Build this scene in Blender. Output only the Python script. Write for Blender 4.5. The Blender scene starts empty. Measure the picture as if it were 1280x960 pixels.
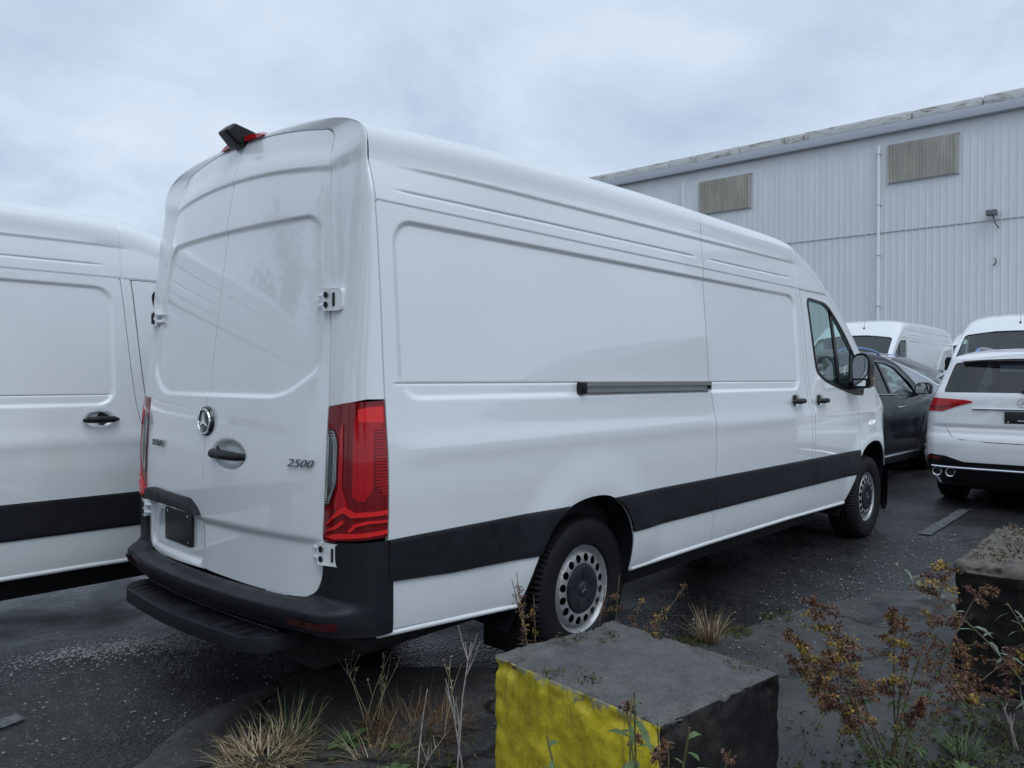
import bpy, bmesh, math, random
import numpy as np
from math import radians, pi, sin, cos
from mathutils import Vector, Matrix

random.seed(7); np.random.seed(7)
SC = bpy.context.scene
COL = SC.collection

# ------------------------------------------------------------------ camera
CAM_LOC = Vector((-3.2535, -2.3686, 1.4568))
YAW, PITCH, ROLL, FPX = 0.7342, -0.0085, 0.0026, 989.04
cam_d = bpy.data.cameras.new('camera'); cam = bpy.data.objects.new('camera', cam_d); COL.objects.link(cam)
fw = Vector((cos(YAW)*cos(PITCH), sin(YAW)*cos(PITCH), sin(PITCH)))
rt = Vector((sin(YAW), -cos(YAW), 0)); up = rt.cross(fw)
r2 = rt*cos(ROLL)+up*sin(ROLL); u2 = -rt*sin(ROLL)+up*cos(ROLL)
cam.matrix_world = Matrix((( r2.x, u2.x, -fw.x, CAM_LOC.x), (r2.y, u2.y, -fw.y, CAM_LOC.y), (r2.z, u2.z, -fw.z, CAM_LOC.z), (0,0,0,1)))
cam_d.sensor_fit = 'HORIZONTAL'; cam_d.sensor_width = 36.0; cam_d.lens = 36.0*FPX/1280.0
cam_d.clip_start = 0.05; cam_d.clip_end = 2000
SC.camera = cam

# ------------------------------------------------------------------ world and sun (overcast)
SUN_EL, SUN_AZ = radians(58), radians(-112)      # azimuth measured from +x
world = bpy.data.worlds.new('World'); SC.world = world; world.use_nodes = True
wn = world.node_tree; wn.nodes.clear()
def wnode(t, **k):
    n = wn.nodes.new(t)
    for a, v in k.items(): setattr(n, a, v)
    return n
w_out = wnode('ShaderNodeOutputWorld'); w_bg = wnode('ShaderNodeBackground')
w_sky = wnode('ShaderNodeTexSky'); w_sky.sky_type = 'NISHITA'; w_sky.sun_disc = False
w_sky.sun_elevation = SUN_EL; w_sky.sun_rotation = pi/2 - SUN_AZ; w_sky.air_density = 1.0; w_sky.dust_density = 2.0
w_tc = wnode('ShaderNodeTexCoord'); w_sep = wnode('ShaderNodeSeparateXYZ')
wn.links.new(w_tc.outputs['Generated'], w_sep.inputs[0])
w_add = wnode('ShaderNodeMath', operation='ADD'); w_add.inputs[1].default_value = 0.28
w_abs = wnode('ShaderNodeMath', operation='ABSOLUTE'); wn.links.new(w_sep.outputs['Z'], w_abs.inputs[0]); wn.links.new(w_abs.outputs[0], w_add.inputs[0])
w_dx = wnode('ShaderNodeMath', operation='DIVIDE'); w_dy = wnode('ShaderNodeMath', operation='DIVIDE')
wn.links.new(w_sep.outputs['X'], w_dx.inputs[0]); wn.links.new(w_add.outputs[0], w_dx.inputs[1])
wn.links.new(w_sep.outputs['Y'], w_dy.inputs[0]); wn.links.new(w_add.outputs[0], w_dy.inputs[1])
w_cmb = wnode('ShaderNodeCombineXYZ'); wn.links.new(w_dx.outputs[0], w_cmb.inputs[0]); wn.links.new(w_dy.outputs[0], w_cmb.inputs[1])
w_n1 = wnode('ShaderNodeTexNoise'); w_n1.inputs['Scale'].default_value = 2.0; w_n1.inputs['Detail'].default_value = 8; w_n1.inputs['Roughness'].default_value = 0.55; w_n1.inputs['Distortion'].default_value = 0.35
wn.links.new(w_cmb.outputs[0], w_n1.inputs['Vector'])
w_ramp = wnode('ShaderNodeValToRGB')
w_ramp.color_ramp.elements[0].position = 0.32; w_ramp.color_ramp.elements[0].color = (0.50, 0.605, 0.765, 1)
w_ramp.color_ramp.elements[1].position = 0.68; w_ramp.color_ramp.elements[1].color = (0.735, 0.84, 0.985, 1)
wn.links.new(w_n1.outputs['Fac'], w_ramp.inputs[0])
SKY_STRENGTH = 0.1
w_scl = wnode('ShaderNodeVectorMath', operation='SCALE'); w_scl.inputs['Scale'].default_value = 1.0/SKY_STRENGTH
wn.links.new(w_ramp.outputs['Color'], w_scl.inputs[0])
w_mix = wnode('ShaderNodeMixRGB'); w_mix.inputs['Fac'].default_value = 0.93      # cloud cover
wn.links.new(w_sky.outputs[0], w_mix.inputs['Color1']); wn.links.new(w_scl.outputs[0], w_mix.inputs['Color2'])
wn.links.new(w_mix.outputs[0], w_bg.inputs['Color']); w_bg.inputs['Strength'].default_value = SKY_STRENGTH
wn.links.new(w_bg.outputs[0], w_out.inputs[0])

sun_d = bpy.data.lights.new('sun', 'SUN'); sun_d.energy = 1.36; sun_d.angle = radians(50); sun_d.color = (0.90, 0.96, 1.0)
sun = bpy.data.objects.new('sun', sun_d); COL.objects.link(sun)
sdir = Vector((cos(SUN_EL)*cos(SUN_AZ), cos(SUN_EL)*sin(SUN_AZ), sin(SUN_EL)))
sun.rotation_euler = sdir.to_track_quat('Z', 'Y').to_euler(); sun.location = sdir*60

SC.view_settings.view_transform = 'Standard'; SC.view_settings.look = 'None'
SC.view_settings.exposure = 0.0; SC.view_settings.gamma = 1.0
try: SC.view_settings.use_curve_mapping = False
except Exception: pass

# ------------------------------------------------------------------ materials
MATS = {}
def nd(nt, t, **k):
    n = nt.nodes.new(t)
    for a, v in k.items(): setattr(n, a, v)
    return n
def base_mat(name, color=(.5,.5,.5), rough=.5, metal=0., coat=0., coat_rough=.05, spec=.5):
    m = bpy.data.materials.new(name); m.use_nodes = True
    b = m.node_tree.nodes['Principled BSDF']
    b.inputs['Base Color'].default_value = (*color, 1); b.inputs['Roughness'].default_value = rough
    b.inputs['Metallic'].default_value = metal; b.inputs['Coat Weight'].default_value = coat
    b.inputs['Coat Roughness'].default_value = coat_rough; b.inputs['Specular IOR Level'].default_value = spec
    MATS[name] = m
    return m, m.node_tree, b
def tcoord(nt, kind='Object', scale=(1,1,1)):
    tc = nd(nt, 'ShaderNodeTexCoord'); mp = nd(nt, 'ShaderNodeMapping'); mp.inputs['Scale'].default_value = scale
    nt.links.new(tc.outputs[kind], mp.inputs['Vector']); return mp.outputs['Vector']
def noise(nt, vec, scale, detail=4, rough=.55, dist=0.):
    n = nd(nt, 'ShaderNodeTexNoise'); n.inputs['Scale'].default_value = scale; n.inputs['Detail'].default_value = detail
    n.inputs['Roughness'].default_value = rough; n.inputs['Distortion'].default_value = dist
    nt.links.new(vec, n.inputs['Vector']); return n.outputs['Fac']
def ramp(nt, fac, stops):
    r = nd(nt, 'ShaderNodeValToRGB'); e = r.color_ramp.elements
    e[0].position, e[0].color = stops[0][0], (*stops[0][1], 1) if len(stops[0][1]) == 3 else stops[0][1]
    e[1].position, e[1].color = stops[-1][0], (*stops[-1][1], 1)
    for p, c in stops[1:-1]:
        q = e.new(p); q.color = (*c, 1)
    nt.links.new(fac, r.inputs[0]); return r.outputs['Color']
def g3(v): return (v, v, v)
def mixc(nt, fac, a, b, mode='MIX'):
    m = nd(nt, 'ShaderNodeMixRGB'); m.blend_type = mode
    for s, v in ((m.inputs['Fac'], fac), (m.inputs['Color1'], a), (m.inputs['Color2'], b)):
        if isinstance(v, (int, float)): s.default_value = v
        elif isinstance(v, tuple): s.default_value = (*v, 1)
        else: nt.links.new(v, s)
    return m.outputs['Color']
def bump(nt, b, h, strength=.3, dist=.01, prev=None):
    n = nd(nt, 'ShaderNodeBump'); n.inputs['Strength'].default_value = strength; n.inputs['Distance'].default_value = dist
    nt.links.new(h, n.inputs['Height'])
    if prev is not None: nt.links.new(prev, n.inputs['Normal'])
    nt.links.new(n.outputs['Normal'], b.inputs['Normal']); return n.outputs['Normal']

def m_paint(name, col, rough=.22, dirt=.025, drops=True, metal=0., coat=1.):
    m, nt, b = base_mat(name, col, rough, metal, coat, .03)
    b.inputs['Coat IOR'].default_value = 1.62 if max(col) > .2 else 1.42; b.inputs['Specular IOR Level'].default_value = .5 if max(col) > .2 else .25
    v = tcoord(nt)
    n1 = noise(nt, v, 1.3, 6, .6); n2 = noise(nt, v, 24, 3, .6)
    d = ramp(nt, n1, [(.35, tuple(c*(1-dirt) for c in col)), (.7, col)])
    d2 = mixc(nt, .03, d, ramp(nt, n2, [(.3, g3(.55)), (.6, g3(1.))]), 'MULTIPLY')
    nt.links.new(d2, b.inputs['Base Color'])
    if drops:
        vo = nd(nt, 'ShaderNodeTexVoronoi'); vo.inputs['Scale'].default_value = 46; vo.feature = 'F1'
        nt.links.new(v, vo.inputs['Vector'])
        r = ramp(nt, vo.outputs['Distance'], [(.0, g3(1)), (.22, g3(0))])
        msk = ramp(nt, noise(nt, v, 9, 3, .7), [(.56, g3(0)), (.66, g3(1))])
        hh = mixc(nt, 1., r, msk, 'MULTIPLY')
        bm_ = nd(nt, 'ShaderNodeBump'); bm_.inputs['Strength'].default_value = .35; bm_.inputs['Distance'].default_value = .002
        nt.links.new(hh, bm_.inputs['Height']); nt.links.new(bm_.outputs[0], b.inputs['Coat Normal'])
    return m
m_paint('white_paint', (.76, .785, .80))
m_paint('white_paint_suv', (.76, .77, .785), .3, .03, False)
m_paint('navy_paint', (.005, .0065, .012), .3, .03, False, 0., .4)
m_paint('silver_paint', (.42, .44, .47), .3, .03, False, .6)

def m_plastic(name, col, rough=.55, grain=.25, wet=.0):
    m, nt, b = base_mat(name, col, rough)
    v = tcoord(nt)
    n = noise(nt, v, 420, 2, .5); bump(nt, b, n, grain, .001)
    b.inputs['Specular IOR Level'].default_value = .32
    n2 = noise(nt, v, 5, 5, .65)
    nt.links.new(ramp(nt, n2, [(.3, tuple(c*.75 for c in col)), (.75, tuple(c*1.25 for c in col))]), b.inputs['Base Color'])
    nt.links.new(ramp(nt, noise(nt, v, 14, 4, .7), [(.35, g3(rough-.12)), (.7, g3(rough+.1))]), b.inputs['Roughness'])
    return m
m_plastic('black_plastic', (.011, .0125, .016), .48)
m_plastic('moulding_plastic', (.012, .0135, .017), .46)
m_plastic('rubber', (.005, .0055, .0062), .65, .1)
m_plastic('dark_trim', (.008, .009, .010), .35, .05)
m_plastic('hub_plastic', (.020, .023, .028), .42, .1)
base_mat('gap_black', (.004, .004, .005), .8)
base_mat('chrome', (.75, .77, .8), .12, 1.); base_mat('dark_chrome', (.16, .17, .18), .25, 1.)
base_mat('badge_black', (.008, .009, .010), .12, 0., .6)
m_, nt_, b_ = base_mat('wheel_silver', (.36, .37, .38), .40, .45)
nt_.links.new(ramp(nt_, noise(nt_, tcoord(nt_), 30, 4, .7), [(.3, (.28, .285, .29)), (.65, (.44, .445, .45))]), b_.inputs['Base Color'])
base_mat('dark_rim', (.03, .032, .036), .3, .6)
m_, nt_, b_ = base_mat('aluminium', (.42, .42, .42), .38, .8)
nt_.links.new(ramp(nt_, noise(nt_, tcoord(nt_, 'Object', (1, 30, 30)), 8, 4, .7), [(.3, (.30, .30, .30)), (.7, (.50, .49, .48))]), b_.inputs['Base Color'])
base_mat('seat_fabric', (.02, .021, .023), .9)
base_mat('interior_grey', (.16, .165, .17), .8)
def m_glass(name, tint, refl=.05, rough=.0):
    m = bpy.data.materials.new(name); m.use_nodes = True; nt = m.node_tree; nt.nodes.clear()
    o = nd(nt, 'ShaderNodeOutputMaterial'); mx = nd(nt, 'ShaderNodeMixShader'); tr = nd(nt, 'ShaderNodeBsdfTransparent'); gl = nd(nt, 'ShaderNodeBsdfGlossy')
    fr = nd(nt, 'ShaderNodeFresnel'); ge = nd(nt, 'ShaderNodeNewGeometry'); mi_ = nd(nt, 'ShaderNodeMath', operation='MULTIPLY_ADD'); mi_.inputs[1].default_value = 1/1.75-1.75; mi_.inputs[2].default_value = 1.75; nt.links.new(ge.outputs['Backfacing'], mi_.inputs[0]); nt.links.new(mi_.outputs[0], fr.inputs['IOR'])
    tr.inputs[0].default_value = (*tint, 1); gl.inputs['Roughness'].default_value = rough; gl.inputs[0].default_value = (1, 1, 1, 1)
    nt.links.new(fr.outputs[0], mx.inputs[0]); nt.links.new(tr.outputs[0], mx.inputs[1]); nt.links.new(gl.outputs[0], mx.inputs[2]); nt.links.new(mx.outputs[0], o.inputs[0])
    MATS[name] = m; return m
m_glass('glass_clear', (.80, .90, .87)); m_glass('glass_green', (.72, .85, .82)); m_glass('glass_privacy', (.045, .05, .06))
base_mat('mirror_glass', (.8, .82, .84), .02, 1.)
def m_lens(name, col, rough=.08, emis=0):
    m, nt, b = base_mat(name, col, rough, 0, .45, .02, .3); return m
m_lens('lens_red', (.42, .004, .009)); m_lens('lens_dark_red', (.17, .003, .006)); m_lens('lens_bright_red', (.75, .02, .02), .22)
m_lens('lens_amber', (.16, .11, .08)); m_lens('lens_smoke', (.035, .04, .044), .12); m_lens('lens_clear', (.45, .47, .48), .1); m_lens('lens_reflector', (.06, .006, .008), .25)
base_mat('blue_film', (.06, .20, .55), .35, 0, .5)
base_mat('plate_black', (.010, .011, .013), .4)
base_mat('label_grey', (.5, .5, .5), .5)

# ------------------------------------------------------------------ mesh helpers
def pchip(xs, ys):
    xs = np.array(xs, float); ys = np.array(ys, float); h = np.diff(xs); d = np.diff(ys)/h
    m = np.zeros(len(xs)); m[0] = d[0]; m[-1] = d[-1]
    for i in range(1, len(xs)-1):
        if d[i-1]*d[i] > 0:
            w1 = 2*h[i]+h[i-1]; w2 = h[i]+2*h[i-1]; m[i] = (w1+w2)/(w1/d[i-1]+w2/d[i])
    def f(x):
        x = np.clip(np.asarray(x, float), xs[0], xs[-1]); i = np.clip(np.searchsorted(xs, x)-1, 0, len(xs)-2)
        t = (x-xs[i])/h[i]
        return (2*t**3-3*t**2+1)*ys[i]+(t**3-2*t**2+t)*h[i]*m[i]+(-2*t**3+3*t**2)*ys[i+1]+(t**3-t**2)*h[i]*m[i+1]
    return f
def sstep(a, b, x):
    t = np.clip((np.asarray(x, float)-a)/(b-a), 0, 1); return t*t*(3-2*t)
def rbox(x, z, x0, x1, z0, z1, r):
    cx, cz, hx, hz = (x0+x1)/2, (z0+z1)/2, (x1-x0)/2-r, (z1-z0)/2-r
    qx, qz = np.abs(x-cx)-hx, np.abs(z-cz)-hz
    return np.hypot(np.maximum(qx, 0), np.maximum(qz, 0))+np.minimum(np.maximum(qx, qz), 0)-r
def in_poly(poly, X, Y):
    ins = np.zeros(X.shape, bool); n = len(poly)
    for i in range(n):
        x1, y1 = poly[i]; x2, y2 = poly[(i+1) % n]
        if y1 == y2: continue
        c = ((y1 > Y) != (y2 > Y)) & (X < (x2-x1)*(Y-y1)/(y2-y1)+x1); ins ^= c
    return ins
def near_poly(poly, px, py):
    best = None; bd = 1e9; n = len(poly)
    for i in range(n):
        x1, y1 = poly[i]; x2, y2 = poly[(i+1) % n]; dx, dy = x2-x1, y2-y1; L = dx*dx+dy*dy
        if L < 1e-14: continue
        t = max(0, min(1, ((px-x1)*dx+(py-y1)*dy)/L)); qx, qy = x1+t*dx, y1+t*dy; d = (qx-px)**2+(qy-py)**2
        if d < bd: bd = d; best = (qx, qy)
    return best
def round_poly(pts, rads, n=7):
    out = []; N = len(pts)
    for i in range(N):
        p = np.array(pts[i], float); a = np.array(pts[i-1], float); b = np.array(pts[(i+1) % N], float)
        r = rads[i] if hasattr(rads, '__len__') else rads
        if r <= 0: out.append(tuple(p)); continue
        da = (a-p); la = np.linalg.norm(da); db = (b-p); lb = np.linalg.norm(db); k = min(r, la*.49, lb*.49)
        A = p+da/la*k; B = p+db/lb*k
        for j in range(n+1):
            t = j/n; out.append(tuple((1-t)**2*A+2*t*(1-t)*p+t*t*B))
    return out

def mk(name, V, F, mat, parent=None, smooth=32, mats=None, fm=None):
    me = bpy.data.meshes.new(name)
    me.from_pydata([tuple(map(float, v)) for v in V], [], [tuple(map(int, f)) for f in F])
    if mats:
        for q in mats: me.materials.append(MATS[q])
        if fm is not None: me.polygons.foreach_set('material_index', np.array(fm, np.int32))
    elif mat: me.materials.append(MATS[mat])
    if smooth:
        me.polygons.foreach_set('use_smooth', np.ones(len(me.polygons), bool)); me.set_sharp_from_angle(angle=radians(smooth))
    me.update()
    o = bpy.data.objects.new(name, me); COL.objects.link(o)
    if parent is not None: o.parent = parent
    return o

def surf_data(us, vs, Fn, keep=None, cuts=(), flange=None, flip=False):
    """grid surface over (u,v); keep/cut polygons in uv with the rim snapped on the outline; rim extruded by flange"""
    U, V = np.meshgrid(np.asarray(us, float), np.asarray(vs, float)); nr, nc = U.shape
    idx = np.arange(nr*nc).reshape(nr, nc)
    Q = np.stack([idx[:-1, :-1], idx[:-1, 1:], idx[1:, 1:], idx[1:, :-1]], -1).reshape(-1, 4)
    uf, vf = U.ravel().copy(), V.ravel().copy()
    for poly, inside in ([(keep, True)] if keep is not None else [])+[(c, False) for c in cuts]:
        cu, cv = uf[Q].mean(1), vf[Q].mean(1); m = in_poly(poly, cu, cv)
        if not inside: m = ~m
        rem = np.unique(Q[~m]); kp = np.unique(Q[m]); both = np.intersect1d(rem, kp)
        Q = Q[m]
        for b in both: uf[b], vf[b] = near_poly(poly, uf[b], vf[b])
    used = np.unique(Q); remap = -np.ones(nr*nc, int); remap[used] = np.arange(len(used)); Q = remap[Q]; uf, vf = uf[used], vf[used]
    P = np.stack(np.broadcast_arrays(*Fn(uf, vf)), -1).astype(float)
    if flip: Q = Q[:, ::-1]
    F = [tuple(q) for q in Q]
    if flange is not None:
        ec = {}
        for q in Q:
            for k in range(4):
                a, b = int(q[k]), int(q[(k+1) % 4])
                if a != b: ec[(a, b)] = 1
        bd = [(a, b) for (a, b) in ec if (b, a) not in ec]
        bv = sorted({v for e in bd for v in e}); nm = {v: len(P)+i for i, v in enumerate(bv)}
        fl = flange(uf[bv], vf[bv]) if callable(flange) else np.array(flange, float)
        P = np.concatenate([P, P[bv]+fl]); F += [(b, a, nm[a], nm[b]) for (a, b) in bd]
    return P, F
def surf(name, us, vs, Fn, mat, parent=None, keep=None, cuts=(), flange=None, flip=False, smooth=32):
    P, F = surf_data(us, vs, Fn, keep, cuts, flange, flip); return mk(name, P, F, mat, parent, smooth)

def box_data(x0, x1, y0, y1, z0, z1):
    V = [(x, y, z) for x in (x0, x1) for y in (y0, y1) for z in (z0, z1)]
    F = [(0,1,3,2), (4,6,7,5), (0,4,5,1), (2,3,7,6), (0,2,6,4), (1,5,7,3)]
    return V, F
def bevelled(name, V, F, mat, parent=None, bev=.01, seg=2, smooth=40, sub=0):
    bm = bmesh.new(); vs = [bm.verts.new(v) for v in V]
    for f in F: bm.faces.new([vs[i] for i in f])
    bmesh.ops.recalc_face_normals(bm, faces=bm.faces)
    if bev > 0: bmesh.ops.bevel(bm, geom=list(bm.edges), offset=bev, segments=seg, profile=.6, affect='EDGES', clamp_overlap=True)
    me = bpy.data.meshes.new(name); bm.to_mesh(me); bm.free()
    if mat: me.materials.append(MATS[mat])
    me.polygons.foreach_set('use_smooth', np.ones(len(me.polygons), bool)); me.set_sharp_from_angle(angle=radians(smooth))
    o = bpy.data.objects.new(name, me); COL.objects.link(o)
    if parent is not None: o.parent = parent
    return o
def box(name, x0, x1, y0, y1, z0, z1, mat, parent=None, bev=.008, seg=2):
    return bevelled(name, *box_data(x0, x1, y0, y1, z0, z1), mat, parent, bev, seg)
def prism_data(poly, axis, a, b):
    n = len(poly); V = []
    for h in (a, b):
        for p, q in poly:
            V.append({'x': (h, p, q), 'y': (p, h, q), 'z': (p, q, h)}[axis])
    F = [tuple(range(n)), tuple(range(2*n-1, n-1, -1))]+[(i, i+n, (i+1) % n+n, (i+1) % n) for i in range(n)]
    return V, F
def prism(name, poly, axis, a, b, mat, parent=None, bev=.005, seg=2, smooth=40):
    return bevelled(name, *prism_data(poly, axis, a, b), mat, parent, bev, seg, smooth)
def tube_data(pts, rads, n=8, cap=True):
    pts = [np.array(p, float) for p in pts]; V = []; F = []
    if not hasattr(rads, '__len__'): rads = [rads]*len(pts)
    ref = np.array([0, 0, 1.])
    for i, p in enumerate(pts):
        t = pts[min(i+1, len(pts)-1)]-pts[max(i-1, 0)]; t = t/(np.linalg.norm(t)+1e-12)
        a = np.cross(t, ref if abs(t[2]) < .95 else np.array([1., 0, 0])); a /= np.linalg.norm(a); b = np.cross(t, a)
        for k in range(n):
            th = 2*pi*k/n; V.append(p+(a*cos(th)+b*sin(th))*rads[i])
    for i in range(len(pts)-1):
        for k in range(n):
            F.append((i*n+k, i*n+(k+1) % n, (i+1)*n+(k+1) % n, (i+1)*n+k))
    if cap: F += [tuple(range(n-1, -1, -1)), tuple(range((len(pts)-1)*n, len(pts)*n))]
    return V, F
def tube(name, pts, rads, mat, parent=None, n=8): return mk(name, *tube_data(pts, rads, n), mat, parent, 40)
def lathe_data(prof, n=48, axis='y', c=(0, 0, 0), close=False):
    """prof = list of (radius, offset along axis)"""
    V = []; F = []; m = len(prof)
    for k in range(n):
        th = 2*pi*k/n
        for r, h in prof:
            if axis == 'y': V.append((c[0]+r*cos(th), c[1]+h, c[2]+r*sin(th)))
            elif axis == 'x': V.append((c[0]+h, c[1]+r*cos(th), c[2]+r*sin(th)))
            else: V.append((c[0]+r*cos(th), c[1]+r*sin(th), c[2]+h))
    for k in range(n):
        k2 = (k+1) % n
        for j in range(m-1 if not close else m):
            j2 = (j+1) % m; F.append((k*m+j, k*m+j2, k2*m+j2, k2*m+j))
    return V, F
def lathe(name, prof, mat, parent=None, n=48, axis='y', c=(0, 0, 0), close=False, smooth=35):
    o = mk(name, *lathe_data(prof, n, axis, c, close), mat, parent, smooth); fixn(o); return o
def fixn(o):
    bm = bmesh.new(); bm.from_mesh(o.data); bmesh.ops.recalc_face_normals(bm, faces=bm.faces); bm.to_mesh(o.data); bm.free(); return o
def join_data(parts):
    V = []; F = []
    for v, f in parts:
        o = len(V); V += [tuple(p) for p in v]; F += [tuple(i+o for i in q) for q in f]
    return V, F
def mirror_copy(o, parent=None):
    c = o.copy(); COL.objects.link(c); c.scale = (1, -1, 1)
    if parent is not None: c.parent = parent
    for ch in o.children:
        d = ch.copy(); COL.objects.link(d); d.parent = c
    return c
def copy_tree(o, parent=None):
    c = o.copy(); COL.objects.link(c); c.parent = parent
    for ch in list(o.children): copy_tree(ch, c)
    return c
def thing(name, label, cat, loc=(0, 0, 0), rz=0, group=None):
    o = bpy.data.objects.new(name, None); COL.objects.link(o); o.location = loc; o.rotation_euler = (0, 0, rz)
    o.empty_display_size = .1; tag(o, label, cat, group); return o
def tag(o, label=None, cat=None, group=None, kind=None):
    if label: o['label'] = label
    if cat: o['category'] = cat
    if group: o['group'] = group
    if kind: o['kind'] = kind
    return o
def text_mesh(name, s, size, mat, parent, origin, ux, uy, extrude=.003, shear=0., sx=1., bold=0.):
    cu = bpy.data.curves.new(name, 'FONT'); cu.body = s; cu.size = size; cu.extrude = extrude; cu.shear = shear; cu.align_x = 'CENTER'; cu.align_y = 'CENTER'; cu.offset = bold; cu.resolution_u = 3
    t = bpy.data.objects.new(name, cu); COL.objects.link(t); bpy.context.view_layer.update()
    me = bpy.data.meshes.new_from_object(t.evaluated_get(bpy.context.evaluated_depsgraph_get())); bpy.data.objects.remove(t)
    ux = np.array(ux, float); uy = np.array(uy, float); ux /= np.linalg.norm(ux); uy /= np.linalg.norm(uy); uz = np.cross(ux, uy)
    co = np.zeros(len(me.vertices)*3); me.vertices.foreach_get('co', co); co = co.reshape(-1, 3)
    q = np.array(origin)+co[:, :1]*sx*ux+co[:, 1:2]*uy+co[:, 2:]*uz
    me.vertices.foreach_set('co', q.ravel()); me.materials.clear(); me.materials.append(MATS[mat]); me.update(); me.name = name
    o = bpy.data.objects.new(name, me); COL.objects.link(o); o.parent = parent; return o
# ------------------------------------------------------------------ cargo van (local frame: x forward from rear axle, y left from centreline, z up)
V_HW = pchip([-2, -1.4, 3.8, 4.3, 4.5, 4.7, 4.9, 5.1, 5.22, 5.27], [1., 1., 1., .995, .98, .945, .885, .78, .64, .45])
V_YS = pchip([.30, .42, .48, .56, .63, .835, 1.0, 1.13, 1.19, 1.25, 1.37, 1.45, 1.7, 2.0, 2.14, 2.25, 2.36, 2.6],
             [.06, .032, .02, .011, .006, .0, -.004, -.001, .003, .009, .020, .026, .042, .065, .080, .094, .114, .19])
V_ZT = pchip([-1.5, -1.333, -.7, 0, .9, 1.5, 2.3, 2.7, 3.0, 3.2, 3.45, 3.73, 4.03, 4.28, 4.4, 4.6, 4.9, 5.1, 5.2, 5.25, 5.27],
             [2.54, 2.555, 2.585, 2.605, 2.615, 2.61, 2.605, 2.588, 2.515, 2.395, 2.215, 2.005, 1.755, 1.54, 1.45, 1.34, 1.20, 1.08, .95, .80, .60])
V_RC = pchip([-1.5, 2.6, 3.0, 3.2, 3.45, 3.73, 4.03, 4.28, 4.4, 4.6, 4.9, 5.1, 5.2, 5.25, 5.27],
             [.245, .25, .25, .21, .15, .12, .11, .10, .10, .12, .14, .16, .19, .22, .16])
V_XR = pchip([.45, .58, .795, .835, 1.0, 1.2, 1.4, 1.75, 2.1, 2.3, 2.42, 2.54], [-1.545, -1.548, -1.548, -1.562, -1.56, -1.55, -1.535, -1.497, -1.45, -1.415, -1.388, -1.355])
ARCH_R = [(-.60, .30), (-.545, .42), (-.455, .62), (-.37, .735), (-.27, .812), (-.15, .85), (-.02, .862), (.10, .850), (.20, .806), (.28, .735), (.328, .64), (.345, .54), (.345, .30)]
ARCH_F = [(3.56, .30), (3.63, .42), (3.79, .62), (3.87, .75), (3.97, .835), (4.10, .88), (4.25, .895), (4.42, .872), (4.56, .80), (4.66, .69), (4.70, .55), (4.70, .30)]
def smooth_line(pts, n=5):
    out = []
    P = [np.array(p, float) for p in pts]
    for i in range(len(P)-1):
        p0, p1, p2, p3 = P[max(i-1, 0)], P[i], P[i+1], P[min(i+2, len(P)-1)]
        for k in range(n):
            t = k/n; out.append(tuple(.5*((2*p1)+(p2-p0)*t+(2*p0-5*p1+4*p2-p3)*t*t+(3*p1-p0-3*p2+p3)*t**3)))
    out.append(tuple(P[-1])); return out
ARCH_R = smooth_line(ARCH_R); ARCH_F = smooth_line(ARCH_F)
def v_zl(x): return np.minimum(2.14, V_ZT(x)-V_RC(x))
X1 = pchip([.4, .445, .831, 1.117, 1.433, 2.153], [1.260, 1.261, 1.282, 1.279, 1.252, 1.252])
X2 = pchip([.4, .429, 1.037, 1.411, 2.151], [2.904, 2.904, 2.891, 2.825, 2.757])
def v_feat(x, z):
    f = 0*x
    d = rbox(x, z, -1.25, 2.64, 1.372, 2.078, .10)
    f = f+.013*sstep(.012, -.014, d)
    f = f+.0045*np.exp(-((z-1.43)/.004)**2)*sstep(-1.29, -1.26, x)*sstep(2.63, 2.60, x)
    for cx, cz, rr in ((0., .40, .62), (4.30, .40, .66)):
        r = np.hypot(x-cx, (z-cz)*1.0); f = f-.020*sstep(rr+.10, rr-.14, r)*sstep(.30, .62, z)
    f = f-.006*np.exp(-((z-1.165)/.05)**2)*sstep(-1.33, -1.1, x)
    for cx, cz in ((2.55, 1.285), (3.02, 1.279)):
        q = ((x-cx)/.085)**2+((z-cz)/.050)**2; f = f+.022*sstep(1.0, .35, q)
    f = f+.036*sstep(2.12, 2.42, z)*sstep(-.6, -1.33, x)
    f = f+.006*np.exp(-((x-2.702)/.004)**2)*sstep(2.13, 2.15, z)*sstep(2.50, 2.45, z)
    # roof side lines
    f = f-.004*sstep(2.142, 2.15, z)
    f = f+.006*np.exp(-((z-2.205-.004*x)/.0055)**2)*(sstep(-1.24, -1.17, x)*sstep(1.17, 1.10, x)+sstep(1.32, 1.38, x)*sstep(2.60, 2.54, x))
    f = f-.009*sstep(2.296+.02*(x+1.3)/2.5, 2.318+.02*(x+1.3)/2.5, z)*sstep(-1.32, -1.0, x)*sstep(3.1, 2.7, x)
    return f
def v_side(x, z, proud=0.): return x, -(V_HW(x)-V_YS(z)-v_feat(x, z)+proud), z
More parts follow.
